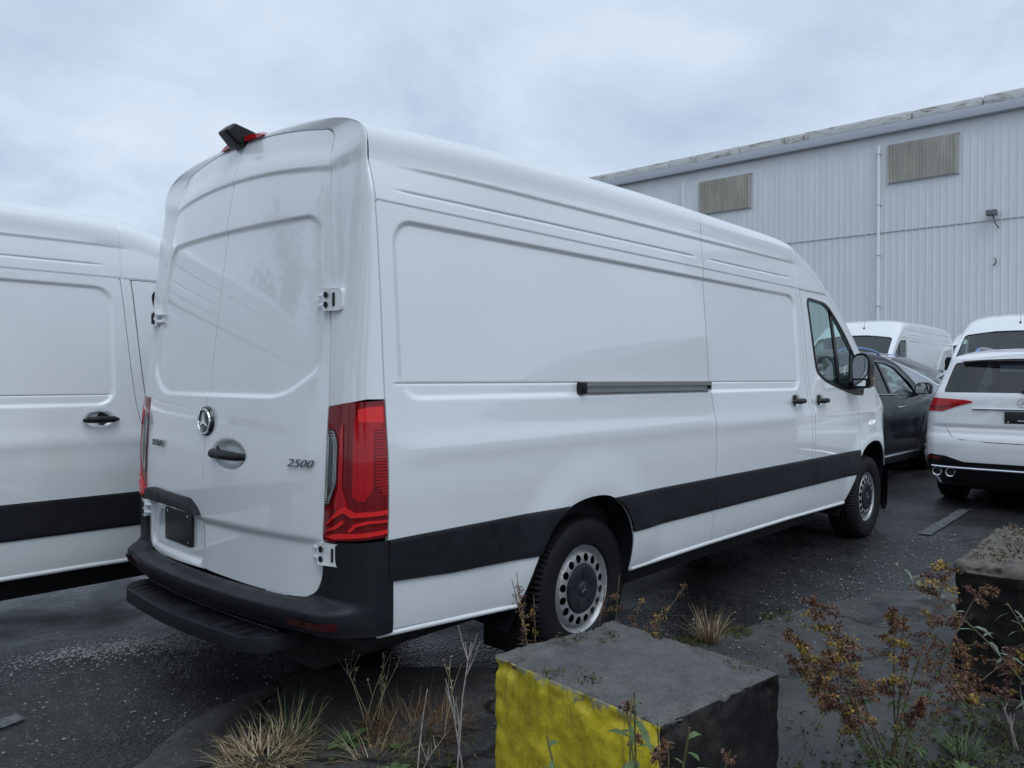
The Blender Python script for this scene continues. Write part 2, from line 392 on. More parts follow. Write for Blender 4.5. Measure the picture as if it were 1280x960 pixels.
def v_sec(x, w):
    """roof/nose shell: w 0..1 right flank, 1..2 over the top, 2..3 left flank"""
    x = np.asarray(x, float); w = np.asarray(w, float)
    zl, zc, zt = v_zl(x), V_ZT(x)-V_RC(x), V_ZT(x)
    sgn = np.where(w > 1.5, 1., -1.); ww = np.where(w > 1.5, 3-w, w)
    zs = zl+(zc-zl)*np.clip(ww, 0, 1); th = np.clip(ww-1, 0, .5)*pi; rk = sstep(3.0, 2.5, x); n = 3.2+1.3*rk; cr = .045*rk
    y0 = V_HW(x)-V_YS(zc)-v_feat(x, zc)
    yt = y0*np.maximum(np.cos(th), 0)**(2/n); zz = zc+(zt-cr-zc)*np.sin(th)**(2/n)+cr*(1-(yt/y0)**2)
    # thin roof-edge line on the front half of the roof
    zz = zz-.006*np.exp(-((yt-.795)/.006)**2)*sstep(1.30, 1.32, x)*sstep(2.95, 2.9, x)*(ww > 1)
    y = np.where(ww <= 1, V_HW(x)-V_YS(zs)-v_feat(x, zs), yt); z = np.where(ww <= 1, zs, zz)
    return x, sgn*y, z
def dense(a, b, step, extra=(), fine=.003, w=.012):
    v = list(np.arange(a, b, step))+[b]
    for e in extra: v += list(np.arange(max(a, e-w), min(b, e+w), fine))
    v = sorted(v); out = [v[0]]
    for q in v[1:]:
        if q-out[-1] > fine*.7: out.append(q)
    out[-1] = b; return out
def v_rear(y, z):
    """rear door skin x at (y,z)"""
    q = np.abs(y)/.85; x = V_XR(z)+.075*q**2+.032*q**6
    ay = np.abs(y); wd = DOOR_E(z)-.045
    hexa = rbox(ay/wd*.68, z, -.68, .68, 1.375, 2.112+0*z, .085); ch = ((ay-.54)*.60-(z-1.375))*.86
    hexa = np.where(hexa > -.15, np.maximum(hexa, -9)+0, hexa); k_ = .05; h_ = np.clip(.5+.5*(hexa-ch)/k_, 0, 1); hexa = ch*(1-h_)+hexa*h_+k_*h_*(1-h_)
    x = x+.013*sstep(.010, -.012, hexa)
    zz = 2.345-.050*(y/.75)**2
    x = x-.010*sstep(zz-.012, zz+.006, z)*sstep(.77, .66, np.abs(y))*sstep(zz+.11, zz+.02, z)
    q = ((y+.19)/.140)**2+((z-1.12)/.068)**2; x = x+.024*sstep(1.02, .30, q)
    q = rbox(y, z, .035, .70, .612, .845, .05); x = x+.020*sstep(.012, -.016, q)
    return x
DOOR_E = pchip([.5, .62, .81, 1.06, 1.35, 1.55, 1.76, 2.0, 2.235, 2.45], [.776, .777, .782, .790, .786, .773, .751, .719, .681, .640])
def door_top(y): return 2.530-.056*(np.abs(y)/.62)**2
def door_outline(gap):
    """right door edge from the bottom up to the centre: list of (y,z)"""
    out = []
    for z in np.concatenate([np.linspace(.83, 1.34, 13), np.linspace(1.372, 2.37, 27)]): out.append((-(DOOR_E(z)+gap), z))
    ye = float(DOOR_E(2.39))+gap; c = (-(ye-.065), float(door_top(.585))+gap-.065)
    for a in np.linspace(180, 95, 9): out.append((c[0]+.065*cos(radians(a)), c[1]+.065*sin(radians(a))))
    for y in np.linspace(c[0]+.02, 0, 22): out.append((y, door_top(y)+gap))
    return out
def v_wrap_path(z, n=2.9):
    pass

def build_van():
    R = thing('cargo_van', 'van', 'van')
    P, G = 'white_paint', .0035
    inw = (0, .022, 0)
    # --- side panels, right then mirrored
    q_out = [(-1.333+G, .484), (-.50, .418), (.30, .415), (X1(.43)-G, .432)]+[(float(X1(z))-G, z) for z in np.linspace(.45, 2.13, 60)]+[(X1(2.14)-G, 2.137), (-1.333+G, 2.137)]
    zs = dense(.40, 2.14, .010, (1.375, 1.43, 2.078))
    side = []
    quarter = surf('quarter_panel', np.arange(-1.34, 1.30, .0105), zs, v_side, P, R, q_out, [ARCH_R], inw); side.append(quarter)
    BP = .066
    s_out = [(X1(.44)+G, .440), (X2(.43)-BP, .428)]+[(float(X2(z))-BP, z) for z in np.linspace(.45, 2.13, 50)]+[(X2(2.14)-BP, 2.137), (X1(2.14)+G, 2.137)]+[(float(X1(z))+G, z) for z in np.linspace(2.13, .45, 60)]
    slide = surf('sliding_door', np.arange(1.24, 2.92, .0105), zs, v_side, P, R, s_out, [], inw); side.append(slide)
    bp_out = [(X2(.43)-BP+.004, .428), (X2(.43)-G, .428)]+[(float(X2(z))-G, z) for z in np.linspace(.45, 2.13, 50)]+[(X2(2.14)-G, 2.137), (X2(2.14)-BP+.004, 2.137)]+[(float(X2(z))-BP+.004, z) for z in np.linspace(2.13, .45, 50)]
    bpil = surf('pillar_panel', np.arange(2.68, 2.92, .008), zs, v_side, P, R, bp_out, [], inw); side.append(bpil)
    WIN = round_poly([(2.895, 2.072), (3.29, 2.055), (3.62, 1.85), (3.90, 1.605), (4.06, 1.45), (4.02, 1.325), (3.80, 1.33), (3.47, 1.385), (3.16, 1.445), (2.995, 1.515), (2.955, 1.70)],
                     [.05, .10, .2, .1, .02, .02, .1, .15, .12, .06, .2])
    top = [(x, float(v_zl(x))-.004) for x in np.linspace(4.10, 2.77, 40)]
    d_out = [(X2(.43)+G, .426), (3.62, .408), (3.862, .70), (3.862, 1.30), (4.02, 1.32)]+[(4.12, float(v_zl(4.12))-.004)]+top+[(X2(2.13)+G, 2.135)]+[(float(X2(z))+G, z) for z in np.linspace(2.12, .45, 50)]
    fdoor = surf('front_door', np.arange(2.74, 4.14, .011), np.arange(.40, 2.16, .011), v_side, P, R, d_out, [ARCH_F, WIN], inw); side.append(fdoor)
    def v_sidef(x, k):
        z = .30+(v_zl(x)-.004-.30)*k; return v_side(x, z)
    def kz(x, z): return (z-.30)/(v_zl(x)-.004-.30)
    f_out = [(3.868, kz(3.868, .60)), (3.868, kz(3.868, 1.302)), (4.02, kz(4.02, 1.326)), (4.125, kz(4.125, 1.45)), (4.125, 1), (5.268, 1), (5.268, kz(5.15, .62)), (4.6, kz(4.6, .62))]
    archf = [(x, float(kz(x, z))) for x, z in ARCH_F]
    fender = surf('front_fender', list(np.arange(3.86, 5.1, .013))+list(np.linspace(5.105, 5.27, 24)), np.linspace(0, 1, 90), v_sidef, P, R, f_out, [archf], inw); side.append(fender)
    # glass, dividing post and seal of the front door
    gy = lambda x, z: (x, -(V_HW(x)-V_YS(z)-.010), z)
    glass = surf('side_window', np.arange(2.94, 4.10, .03), np.arange(1.30, 2.10, .03), gy, 'glass_green', fdoor, WIN)
    seal = []
    n = len(WIN)
    for j in range(n):
        x, z = WIN[j]; a = np.array(WIN[j-1]); b = np.array(WIN[(j+1) % n]); t = b-a; t = t/(np.linalg.norm(t)+1e-9); nn = np.array([-t[1], t[0]])
        seal.append([(x+nn[0]*o, z+nn[1]*o, pr) for o, pr in ((-.006, .000), (-.004, .006), (.018, .004), (.026, -.012))])
    SV = [(x, -(float(V_HW(x)-V_YS(z))+pr), z) for ring in seal for x, z, pr in ring]
    SF = [(j*4+k, j*4+k+1, ((j+1) % n)*4+k+1, ((j+1) % n)*4+k) for j in range(n) for k in range(3)]
    fixn(mk('window_seal', SV, SF, 'dark_trim', fdoor))
    post = [(3.345, 2.06), (3.395, 2.02), (3.53, 1.36), (3.46, 1.375)]
    surf('window_post', np.arange(3.30, 3.58, .015), np.arange(1.34, 2.10, .03), lambda x, z: (x, -(V_HW(x)-V_YS(z)-.003), z), 'dark_trim', fdoor, post, (), (0, .012, 0))
    tri = [(3.70, 1.325), (3.80, 1.72), (4.03, 1.48), (4.03, 1.32)]
    surf('mirror_base', np.arange(3.66, 4.06, .02), np.arange(1.30, 1.76, .02), lambda x, z: (x, -(V_HW(x)-V_YS(z)-.001), z), 'dark_trim', fdoor, tri, (), (0, .012, 0))
    # handles
    for par, cx, cz in ((slide, 2.55, 1.285), (fdoor, 3.02, 1.279)):
        pts = [(cx-.098, -1.006, cz-.004), (cx-.07, -1.022, cz), (cx, -1.026, cz), (cx+.07, -1.022, cz), (cx+.10, -1.004, cz-.002)]
        V, F = tube_data(pts, [.010, .019, .021, .019, .010], 12); V = [(p[0], -.985+(p[1]+.985)*1.0, cz+(p[2]-cz)*1.0) for p in V]
        mk('door_handle', V, F, 'black_plastic', par)
        mk('handle_cup', *lathe_data([(.048, .0), (.044, .004), (.030, .008), (0.001, .010)], 20, 'y', (cx+.035, -.980, cz+.008)), 'hub_plastic', par)
    # black mouldings
    def strip(name, poly, par, cuts=()):
        xs = [p[0] for p in poly]
        return surf(name, np.arange(min(xs)-.01, max(xs)+.02, .016), dense(.60, .86, .012), lambda x, z: v_side(x, z, .009*np.minimum(sstep(.614, .640, z), sstep(.850, .825, z))+.002), 'moulding_plastic', par, poly, cuts, (0, .014, 0))
    st = .8345
    strip('side_moulding', [(-1.333+G, .675), (-1.0, .650), (-.40, .628), (.36, .630), (X1(.7)-G, .630), (X1(.84)-G, st), (-1.333+G, st)], quarter, [ARCH_R])
    strip('side_moulding', [(X1(.7)+G, .630), (X2(.7)-BP, .628), (X2(.84)-BP, st), (X1(.84)+G, st)], slide)
    strip('side_moulding', [(X2(.7)-BP+.004, .628), (X2(.7)-G, .628), (X2(.84)-G, st), (X2(.84)-BP+.004, st)], bpil)
    strip('side_moulding', [(X2(.7)+G, .628), (3.82, .625), (3.862, .70), (3.862, st), (X2(.84)+G, st)], fdoor, [ARCH_F])
    # wheel arch liners
    for arch in (ARCH_R, ARCH_F):
        V = []; F = []
        for x, z in arch:
            yy = float(v_side(np.array(x), np.array(z))[1])
            cxx = .0 if arch is ARCH_R else 4.25; kx = x+(cxx-x)*.02; kz_ = z-.010
            V += [(kx, yy+.003, kz_), (kx, yy+.02, kz_), (kx, -.62, kz_+.02)]
        for j in range(len(arch)-1):
            for k in range(2): F.append((j*3+k, j*3+k+1, j*3+k+4, j*3+k+3))
        o = fixn(mk('wheel_arch_liner', V, F, 'black_plastic', R)); side.append(o)
    # sill lip under the doors
    V, F = tube_data([(.37, -.965, .418), (1.26, -.965, .423), (2.5, -.965, .418), (3.60, -.965, .402)], .014, 10)
    side.append(mk('sill', V, F, P, R))
    V, F = tube_data([(-1.36, -.972, .470), (-1.0, -.97, .445), (-.56, -.965, .412)], .012, 10); side.append(mk('rear_sill', V, F, P, R))
    # rail of the sliding door
    V, F = join_data([box_data(-.06, 1.236, -.992, -.970, 1.412, 1.4335), box_data(-.06, 1.236, -.992, -.970, 1.380, 1.388), box_data(-.06, 1.236, -.978, -.966, 1.388, 1.412)])
    rail = mk('door_rail', V, F, 'aluminium', quarter, 0)
    box('rail_end_cap', -.112, -.060, -.997, -.968, 1.375, 1.4345, 'dark_trim', quarter, .004)
    box('rail_end_stop', 1.218, 1.238, -.990, -.9782, 1.389, 1.411, 'gap_black', quarter, 0)
    # --- mirror on stalk
    mp = round_poly([(-1.035, 1.375), (-1.165, 1.370), (-1.180, 1.60), (-1.145, 1.668), (-1.055, 1.662), (-1.03, 1.60)], .04, 5)
    mir = prism('door_mirror', mp, 'x', 3.60, 3.71, 'dark_trim', R, .025, 3); side.append(mir)
    mg = [(y*.86+(-1.095)*.14, z*.86+1.53*.14) for y, z in mp if True]
    prism('mirror_glass', [(y, max(z, 1.455)) for y, z in mg], 'x', 3.592, 3.604, 'mirror_glass', mir, 0)
    prism('wide_mirror_glass', round_poly([(-1.05, 1.395), (-1.145, 1.39), (-1.148, 1.440), (-1.05, 1.442)], .012, 3), 'x', 3.592, 3.604, 'mirror_glass', mir, 0)
    bevelled('mirror_arm', *box_data(3.66, 3.86, -1.06, -.97, 1.36, 1.43), 'dark_trim', mir, .015)
    box('indicator', 3.63, 3.70, -1.192, -1.160, 1.385, 1.46, 'lens_amber', mir, .012)
    # --- wheels
    def wheel(cx):
        hub = (cx, -.905, .372); Nt = 168
        prof = [(.222, -.012), (.232, -.026), (.26, -.036), (.30, -.041), (.335, -.038), (.358, -.028), (.371, -.010), (.378, .012), (.380, .030), (.3805, .040), (.371, .0415), (.371, .0515), (.381, .053), (.382, .085), (.373, .0865), (.373, .0965), (.382, .098), (.382, .128), (.373, .1295), (.373, .1395), (.3815, .141), (.381, .160), (.378, .185), (.362, .212), (.30, .226), (.24, .21), (.222, .19)]
        V, F = lathe_data(prof, Nt, 'y', hub); V = np.array(V)
        m = len(prof)
        for k in range(Nt):                 # lateral sipes cut the shoulder blocks
            if k % 2 == 0:
                for j in (5, 6, 7, 8, 12, 13, 16, 17):
                    i = k*m+j; d = V[i]-np.array(hub); s = 1-(.010 if j > 5 else .006)/math.hypot(d[0], d[2]); V[i][0] = hub[0]+d[0]*s; V[i][2] = hub[2]+d[2]*s
        HP = []
        for k in range(16):
            a0 = 2*pi*(k+.5)/16; HP.append([(a0+.0205/.160*cos(t), .160+.0215*sin(t)) for t in np.linspace(0, 2*pi, 17)[:-1]])
        ry = pchip([.0, .10, .118, .130, .142, .180, .190, .198, .205, .216, .223, .228], [-.008, -.008, -.005, -.016, -.018, -.012, .004, .020, .012, -.006, -.014, -.012])
        rim = surf('wheel', np.linspace(0, 2*pi, 193), list(np.arange(.10, .186, .0048))+list(np.arange(.19, .229, .003)), lambda a, r: (cx+r*np.cos(a), hub[1]+ry(r), hub[2]+r*np.sin(a)), 'wheel_silver', R, None, HP)
        fixn(rim)
        t = mk('tyre', V, F, 'rubber', rim, 30); fixn(t)
        lathe('brake_drum', [(.001, .06), (.20, .06), (.205, .12), (.10, .13)], 'gap_black', rim, 32, 'y', hub)
        cp = lathe('hub_cap', [(.001, -.030), (.028, -.031), (.033, -.027), (.040, -.022), (.070, -.026), (.105, -.030), (.119, -.026), (.124, -.012), (.12, 0)], 'hub_plastic', rim, 48, 'y', hub)
        for k in range(5):
            a = 2*pi*k/5+.3; c_, s_ = cos(a), sin(a)
            q = []
            for r0, w in ((.062, -.008), (.062, .008), (.092, .006), (.092, -.006)):
                q.append((cx+r0*c_-w*s_, r0*s_+w*c_+hub[2]))
            mk('cap_slot', *prism_data(q, 'y', hub[1]-.0325, hub[1]-.026), 'gap_black', rim, 0)
        sp = [prism_data([(cx, hub[2])]+[(cx+.0045*cos(a+1.2), hub[2]+.0045*sin(a+1.2)), (cx+.026*cos(a), hub[2]+.026*sin(a)), (cx+.0045*cos(a-1.2), hub[2]+.0045*sin(a-1.2))], 'y', hub[1]-.034, hub[1]-.030) for a in (pi/2, pi/2+2*pi/3, pi/2+4*pi/3)]
        mk('cap_star', *join_data(sp), 'aluminium', rim, 0)
        return rim
    for cx in (0., 4.325): side.append(wheel(cx))
    side.append(box('mud_flap', -.50, -.485, -.96, -.70, .16, .50, 'rubber', R, .004))
    # --- roof
    ws = list(np.concatenate([np.linspace(0, 1, 56)[:-1], 1+np.linspace(0, 1, 130)[:-1]**1.0, 2+np.linspace(0, 1, 56)]))
    fl_r = lambda u, v: np.stack([0*u, np.where(np.abs(v-1.5) > .5, np.sign(1.5-v)*.02, 0*u), np.where(np.abs(v-1.5) > .5, 0*u, -.02)], -1)
    roof = surf('roof', list(np.arange(-1.333+G, 1.2490, .0295))+[1.2525], ws, lambda x, w: v_sec(x, w), P, R, None, (), fl_r)
    xs = list(np.linspace(1.2565, 2.6, 40))+list(np.arange(2.615, 2.69, .02))+list(np.arange(2.690, 2.716, .002))+list(np.linspace(2.72, 4.45, 94))+list(np.linspace(4.47, 5.10, 30))+list(np.linspace(5.11, 5.27, 24))
    WS = round_poly([(3.53, 1.19), (4.335, 1.165), (4.365, 1.5), (4.335, 1.835), (3.53, 1.81), (3.47, 1.5)], [.05, .03, .03, .03, .05, .05], 5)
    shell = surf('cab_shell', xs, ws, v_sec, P, R, None, [WS], fl_r)
    def sec_in(x, w):
        a, b, c = v_sec(x, w); return a-.004, b, c-.008
    surf('windscreen', np.linspace(3.42, 4.4, 40), np.linspace(1.1, 1.9, 50), sec_in, 'glass_green', shell, WS)
    n = len(WS); SV = []; SF = []
    for j in range(n):
        x, w = WS[j]; cx_, cw_ = 3.93, 1.5
        for k_, dz in ((1.0, .004), (.965, .004), (.95, -.006)):
            xx, wwv = cx_+(x-cx_)*k_, cw_+(w-cw_)*k_; p = v_sec(np.array(xx), np.array(wwv)); SV.append((float(p[0])+dz*.5, float(p[1]), float(p[2])+dz))
    SF = [(j*3+k, j*3+k+1, ((j+1) % n)*3+k+1, ((j+1) % n)*3+k) for j in range(n) for k in range(2)]
    fixn(mk('windscreen_seal', SV, SF, 'dark_trim', shell))
    zb = float(V_ZT(3.24))-.012
    lathe('aerial_base', [(.001, .05), (.012, .045), (.022, .02), (.028, 0)], 'dark_trim', shell, 14, 'z', (3.24, .12, zb-.004))
    tube('aerial', [(3.24, .12, zb+.03), (3.17, .12, zb+.27)], [.004, .0015], 'dark_trim', shell, 6)
    # --- nose: grille, bumper, lamps
    fb = []
    for yv in np.linspace(-.99, .99, 40):
        a = abs(yv); xf = float(np.interp(a, [.0, .45, .64, .78, .885, .945, .98, 1.0], [5.30, 5.285, 5.235, 5.115, 4.915, 4.715, 4.70, 4.70])); fb.append((xf, yv))
    V = []; F = []
    for j, (xf, yv) in enumerate(fb):
        for dz, dx in ((.22, -.06), (.27, -.005), (.42, .012), (.55, .008), (.62, -.012), (.635, -.05)): V.append((xf+dx, yv, dz))
    for j in range(len(fb)-1):
        for k in range(5): F.append((j*6+k, j*6+k+1, (j+1)*6+k+1, (j+1)*6+k))
    fixn(mk('front_bumper', V, F, 'black_plastic', R))
    gp = [(y, z) for y, z in round_poly([(-.42, .66), (.42, .66), (.36, .98), (-.36, .98)], .06, 5)]
    gr = prism('grille', gp, 'x', 5.16, 5.285, 'dark_trim', R, .01)
    for zz in (.74, .82, .90): box('grille_slat', 5.27, 5.292, -.36, .36, zz-.012, zz+.012, 'black_plastic', gr, .004)
    hl = prism('headlight', round_poly([(-.48, .84), (-.72, .88), (-.76, 1.02), (-.66, 1.00), (-.48, .93)], .03, 4), 'x', 4.80, 5.15, 'lens_clear', R, .02); side.append(hl)
    # --- underside and black filler boxes added to block light leaking through panel gaps
    V, F = join_data([box_data(-1.40, 4.9, -.62, .62, .26, .44), box_data(-1.38, -.60, -.90, .90, .40, .60), box_data(.42, 3.55, -.93, .93, .39, .55), box_data(.50, 3.50, -.76, .76, .25, .40)])
    mk('underbody', V, F, 'gap_black', R, 0)
    V, F = join_data([box_data(-1.36, 2.74, -.86, .86, .56, 2.10), box_data(-1.28, 2.60, -.76, .76, 2.0, 2.46), box_data(-1.34, -1.2, -.74, .74, 2.0, 2.40), box_data(-1.42, -1.3, -.80, .80, .60, 1.50), box_data(-1.36, -1.3, -.93, .93, .60, 1.40)])
    mk('filler_core', V, F, 'gap_black', R, 0)
    for cx in (0, 4.325): tube('axle', [(cx, -.85, .372), (cx, .85, .372)], .05, 'gap_black', R, 8)
    # cab interior
    V, F = join_data([box_data(2.745, 2.79, -.88, .88, .5, 2.12)]); mk('bulkhead', V, F, 'interior_grey', R, 0)
    bevelled('dashboard', *prism_data([(3.85, .6), (3.72, 1.0), (3.78, 1.28), (4.02, 1.33), (4.30, 1.34), (4.40, .6)], 'y', -.88, .88), 'interior_grey', R, .02)
    for yc in (-.5, .5):
        st_ = bevelled('seat', *box_data(2.98, 3.48, yc-.25, yc+.25, .82, .98), 'seat_fabric', R, .05, 3)
        bevelled('backrest', *prism_data([(2.93, .92), (2.84, 1.55), (2.93, 1.57), (3.10, .96)], 'y', yc-.24, yc+.24), 'seat_fabric', st_, .04, 3)
        bevelled('headrest', *prism_data([(2.83, 1.58), (2.81, 1.80), (2.88, 1.82), (2.93, 1.60)], 'y', yc-.13, yc+.13), 'seat_fabric', st_, .03, 3)
    th_ = np.linspace(0, 2*pi, 25); pts = [(3.60+.10*sin(a), .5+.19*cos(a), 1.24+.16*sin(a)) for a in th_]
    tube('steering_wheel', pts, .014, 'dark_trim', R, 6)
    # --- rear frame (pillars and header): ruled with a rounded corner between body section and door outline
    def resamp(P_, m):
        P_ = np.array(P_); L_ = np.concatenate([[0], np.cumsum(np.linalg.norm(np.diff(P_, axis=0), axis=1))]); t_ = np.linspace(0, L_[-1], m)
        return [(float(np.interp(q, L_, P_[:, 0])), float(np.interp(q, L_, P_[:, 1]))) for q in t_]
    zlow = list(np.linspace(1.372, 2.12, 22)); na = len(zlow)
    Bo = [(-(float(DOOR_E(z))+.006), z) for z in zlow]+resamp([(-(float(DOOR_E(2.12))+.006), 2.12)]+[q for q in door_outline(.006) if q[1] > 2.13], 46)[1:]
    A = [(float(v_side(np.array(-1.333), np.array(z))[1]), z) for z in zlow]
    top_ = [(float(v_side(np.array(-1.333), np.array(2.12))[1]), 2.12)]
    for w in list(np.linspace(.02, 1, 20))+list(np.linspace(1.01, 1.5, 60)):
        p = v_sec(np.array(-1.333), np.array(w)); top_.append((float(p[1]), float(p[2])))
    A += resamp(top_, 46)[1:]
    A = np.array(A); B = np.array(Bo); xb = v_rear(B[:, 0], np.minimum(B[:, 1], 2.54)); xa = -1.333-G
    nu = 26; ths = np.linspace(0, pi/2, nu); nn_ = 2.25
    def frame_pts(i0, i1, proud=0.):
        V = []
        for i in range(i0, i1):
            ni = nn_-.35*sstep(0, len(Bo), i)
            fx = np.sin(ths)**(2/ni); gy_ = 1-np.cos(ths)**(2/ni)
            row = np.stack([xa+(xb[i]-xa)*fx, A[i, 0]+(B[i, 0]-A[i, 0])*gy_, A[i, 1]+(B[i, 1]-A[i, 1])*gy_], -1)
            if proud:
                t = np.gradient(row, axis=0); nrm = np.stack([t[:, 1], -t[:, 0]], -1); nrm /= (np.linalg.norm(nrm, axis=1)[:, None]+1e-9)
                s = -1 if nrm[0, 1] > 0 else 1
                row[:, :2] += nrm*proud*s
            V.append(row)
        return V
    def grid_obj(name, rows, mat, par, flangevec=None, mirror_all=False):
        nr, nc = len(rows), len(rows[0]); V = [tuple(p) for r in rows for p in r]; F = [(i*nc+j, i*nc+j+1, (i+1)*nc+j+1, (i+1)*nc+j) for i in range(nr-1) for j in range(nc-1)]
        if flangevec is not None:
            ring = [(0, j) for j in range(nc)]+[(i, nc-1) for i in range(1, nr)]+[(nr-1, j) for j in range(nc-2, -1, -1)]+[(i, 0) for i in range(nr-2, 0, -1)]
            o = len(V); V += [tuple(np.array(rows[i][j])+np.array(flangevec)) for i, j in ring]
            m = len(ring)
            for k in range(m):
                a, b = ring[k], ring[(k+1) % m]; F.append((a[0]*nc+a[1], b[0]*nc+b[1], o+(k+1) % m, o+k))
        o = mk(name, V, F, mat, par, 40); fixn(o); return o
    frows = frame_pts(0, len(Bo)); frows[0][:, 2] -= .028*np.clip((np.arange(nu)/(nu-1)-.35)/.65, 0, 1)
    fr = grid_obj('rear_pillar', frows, P, R, (.018, .018, -.004)); side.append(fr)
    # tail lamp: lens shells following the corner
    def wrap_at(u, z, proud):
        """point on the rear corner at u in 0..1 (side seam to door edge) and height z"""
        i = (z-.83)/(2.36-.83)*39; yA = -(1.-float(V_YS(z))); yB = -(float(DOOR_E(z))+.006); xB = float(v_rear(np.array(yB), np.array(z)))
        def pt(th):
            return np.array([xa+(xB-xa)*sin(th)**(2/nn_), yA+(yB-yA)*(1-cos(th)**(2/nn_))])
        th = u*pi/2; th = min(max(th, 1e-4), pi/2-1e-4); e = 2e-3
        p = pt(th); t = pt(min(th+e, pi/2-1e-5))-pt(max(th-e, 1e-5)); nv = np.array([t[1], -t[0]]); nv /= np.linalg.norm(nv)+1e-9
        if nv[0] > 0: nv = -nv
        if abs(nv[0]) < 1e-3 and nv[1] > 0: nv = -nv
        return (p[0]+nv[0]*proud, p[1]+nv[1]*proud, z)
    # arc-length table so that u is spread evenly over the lamp
    _t = [wrap_at(k/200, 1.1, 0) for k in range(201)]; _L = np.concatenate([[0], np.cumsum([math.dist(_t[k][:2], _t[k+1][:2]) for k in range(200)])]); _L /= _L[-1]
    def wu(s): return float(np.interp(s, _L, np.linspace(0, 1, 201)))
    def lens(name, poly, mat, par, proud, back=.012, step=.02, vstep=.012):
        ss = [p[0] for p in poly]; zz = [p[1] for p in poly]
        def Fn(s, z): return tuple(np.array([wrap_at(wu(a), b, proud) for a, b in zip(s, z)]).T)
        o = surf(name, np.arange(min(ss), max(ss)+step, step), np.arange(min(zz), max(zz)+vstep, vstep), Fn, mat, par, poly, (), (back*.75, back*.75, 0)); fixn(o); return o
    tl = lens('tail_light', [(.005, .850), (.995, .826), (.995, 1.340), (.62, 1.358), (.005, 1.367)], 'lens_dark_red', R, .002, .03); side.append(tl)
    clear = round_poly([(.985, .965), (.985, 1.255), (.84, 1.255), (.76, 1.215), (.76, 1.050), (.90, .965)], [0, 0, .02, .03, .02, 0], 4)
    lens('reverse_lamp', clear, 'lens_smoke', tl, .006, .008)
    for r_ in (.010, .022, .034):
        c2 = [((s-.90)*(1-r_*14)+.90, (z-1.105)*(1-r_*6)+1.105) for s, z in clear]
        pts = [wrap_at(wu(min(s, .975)), z, .0065) for s, z in c2]; tube('lamp_ring', pts+[pts[0]], .0012, 'lens_clear', tl, 4)
    lens('stop_lamp', round_poly([(.34, .985), (.50, 1.0), (.50, 1.20), (.47, 1.30), (.30, 1.345), (.03, 1.350), (.03, 1.27), (.20, 1.26), (.22, 1.03)], .02, 3), 'lens_red', tl, .0055, .006)
    lens('lamp_edge', round_poly([(.55, .94), (.80, .955), (.73, 1.04), (.73, 1.25), (.66, 1.29), (.66, 1.03), (.55, .97)], .012, 3), 'lens_red', tl, .0055, .006)
    for k in range(22):
        z0 = 1.010+k*.0118
        lens('reflector_rib', [(.02, z0), (.185 if k > 3 else .10+.028*k, z0), (.185 if k > 3 else .10+.028*k, z0+.0072), (.02, z0+.0072)], 'lens_red', tl, .0060, .006, .045, .0036)
    for poly in ([(.02, .862), (.80, .838), (.94, .846), (.70, .862), (.40, .866), (.02, .878)],
                 [(.02, .935), (.30, .930), (.50, .925), (.62, .942), (.80, .915), (.95, .880), (.90, .900), (.72, .952), (.60, .965), (.45, .945), (.02, .952)],
                 [(.02, .905), (.25, .905), (.42, .893), (.50, .872), (.55, .872), (.46, .902), (.28, .914), (.02, .914)],
                 [(.60, .905), (.72, .88), (.93, .862), (.90, .872), (.74, .892), (.64, .915)]):
        lens('lamp_flash', poly, 'lens_bright_red', tl, .0068, .005, .015, .005)
    lens('turn_lamp', [(.05, 1.29), (.42, 1.285), (.42, 1.335), (.05, 1.345)], 'lens_bright_red', tl, .0062, .005, .03, .01)
    # --- bumper wrap
    def bump_path():
        L = [np.array(wrap_at(wu(k/40), .82, 0))[:2] for k in range(41)]
        ye = abs(L[-1][1]); M = [np.array([float(V_XR(.8)+.075*(y/.85)**2+.032*(y/.85)**6), y]) for y in np.linspace(-ye, ye, 70)[1:-1]]
        Rr = [np.array([p[0], -p[1]]) for p in L[::-1]]
        return np.array(L+M+Rr)
    bp = bump_path(); tt = np.gradient(bp, axis=0); nb = np.stack([tt[:, 1], -tt[:, 0]], -1); nb /= np.linalg.norm(nb, axis=1)[:, None]
    if nb[len(nb)//2, 0] > 0: nb = -nb
    cl = np.concatenate([[0], np.cumsum(np.linalg.norm(np.diff(bp, axis=0), axis=1))]); SL = cl[-1]
    yb = bp[:, 1]
    def b_F(s, z):
        px = np.interp(s, cl, bp[:, 0]); py = np.interp(s, cl, bp[:, 1]); qx = np.interp(s, cl, nb[:, 0]); qy = np.interp(s, cl, nb[:, 1])
        rear = sstep(.99, .80, np.abs(py))
        pr = .004+.086*rear*sstep(.606, .560, z)-.028*rear*sstep(.545, .46, z)-.004*sstep(.52, .47, z)
        pr = pr+.006*np.exp(-((z-.745)/.004)**2)*0
        return px+qx*pr, py+qy*pr, z
    sd = float(np.interp(-.788, yb[:90], cl[:90])); sd2 = SL-sd
    top = [(0, .8345), (sd-.012, .8235), (sd+.004, .70), (sd+.03, .635), (sd+.075, .598), (sd+.14, .586)]
    outl = [(0, .475)]+[(SL, .475)]+[(SL-s, z) for s, z in top]+top[::-1]
    bmp = surf('rear_bumper', list(np.arange(0, sd+.2, .008))+list(np.arange(sd+.2, sd2-.2, .02))+list(np.arange(sd2-.2, SL, .008))+[SL], np.arange(.468, .845, .006), b_F, 'black_plastic', R, outl, (), (.028, 0, 0), False, 45); fixn(bmp)
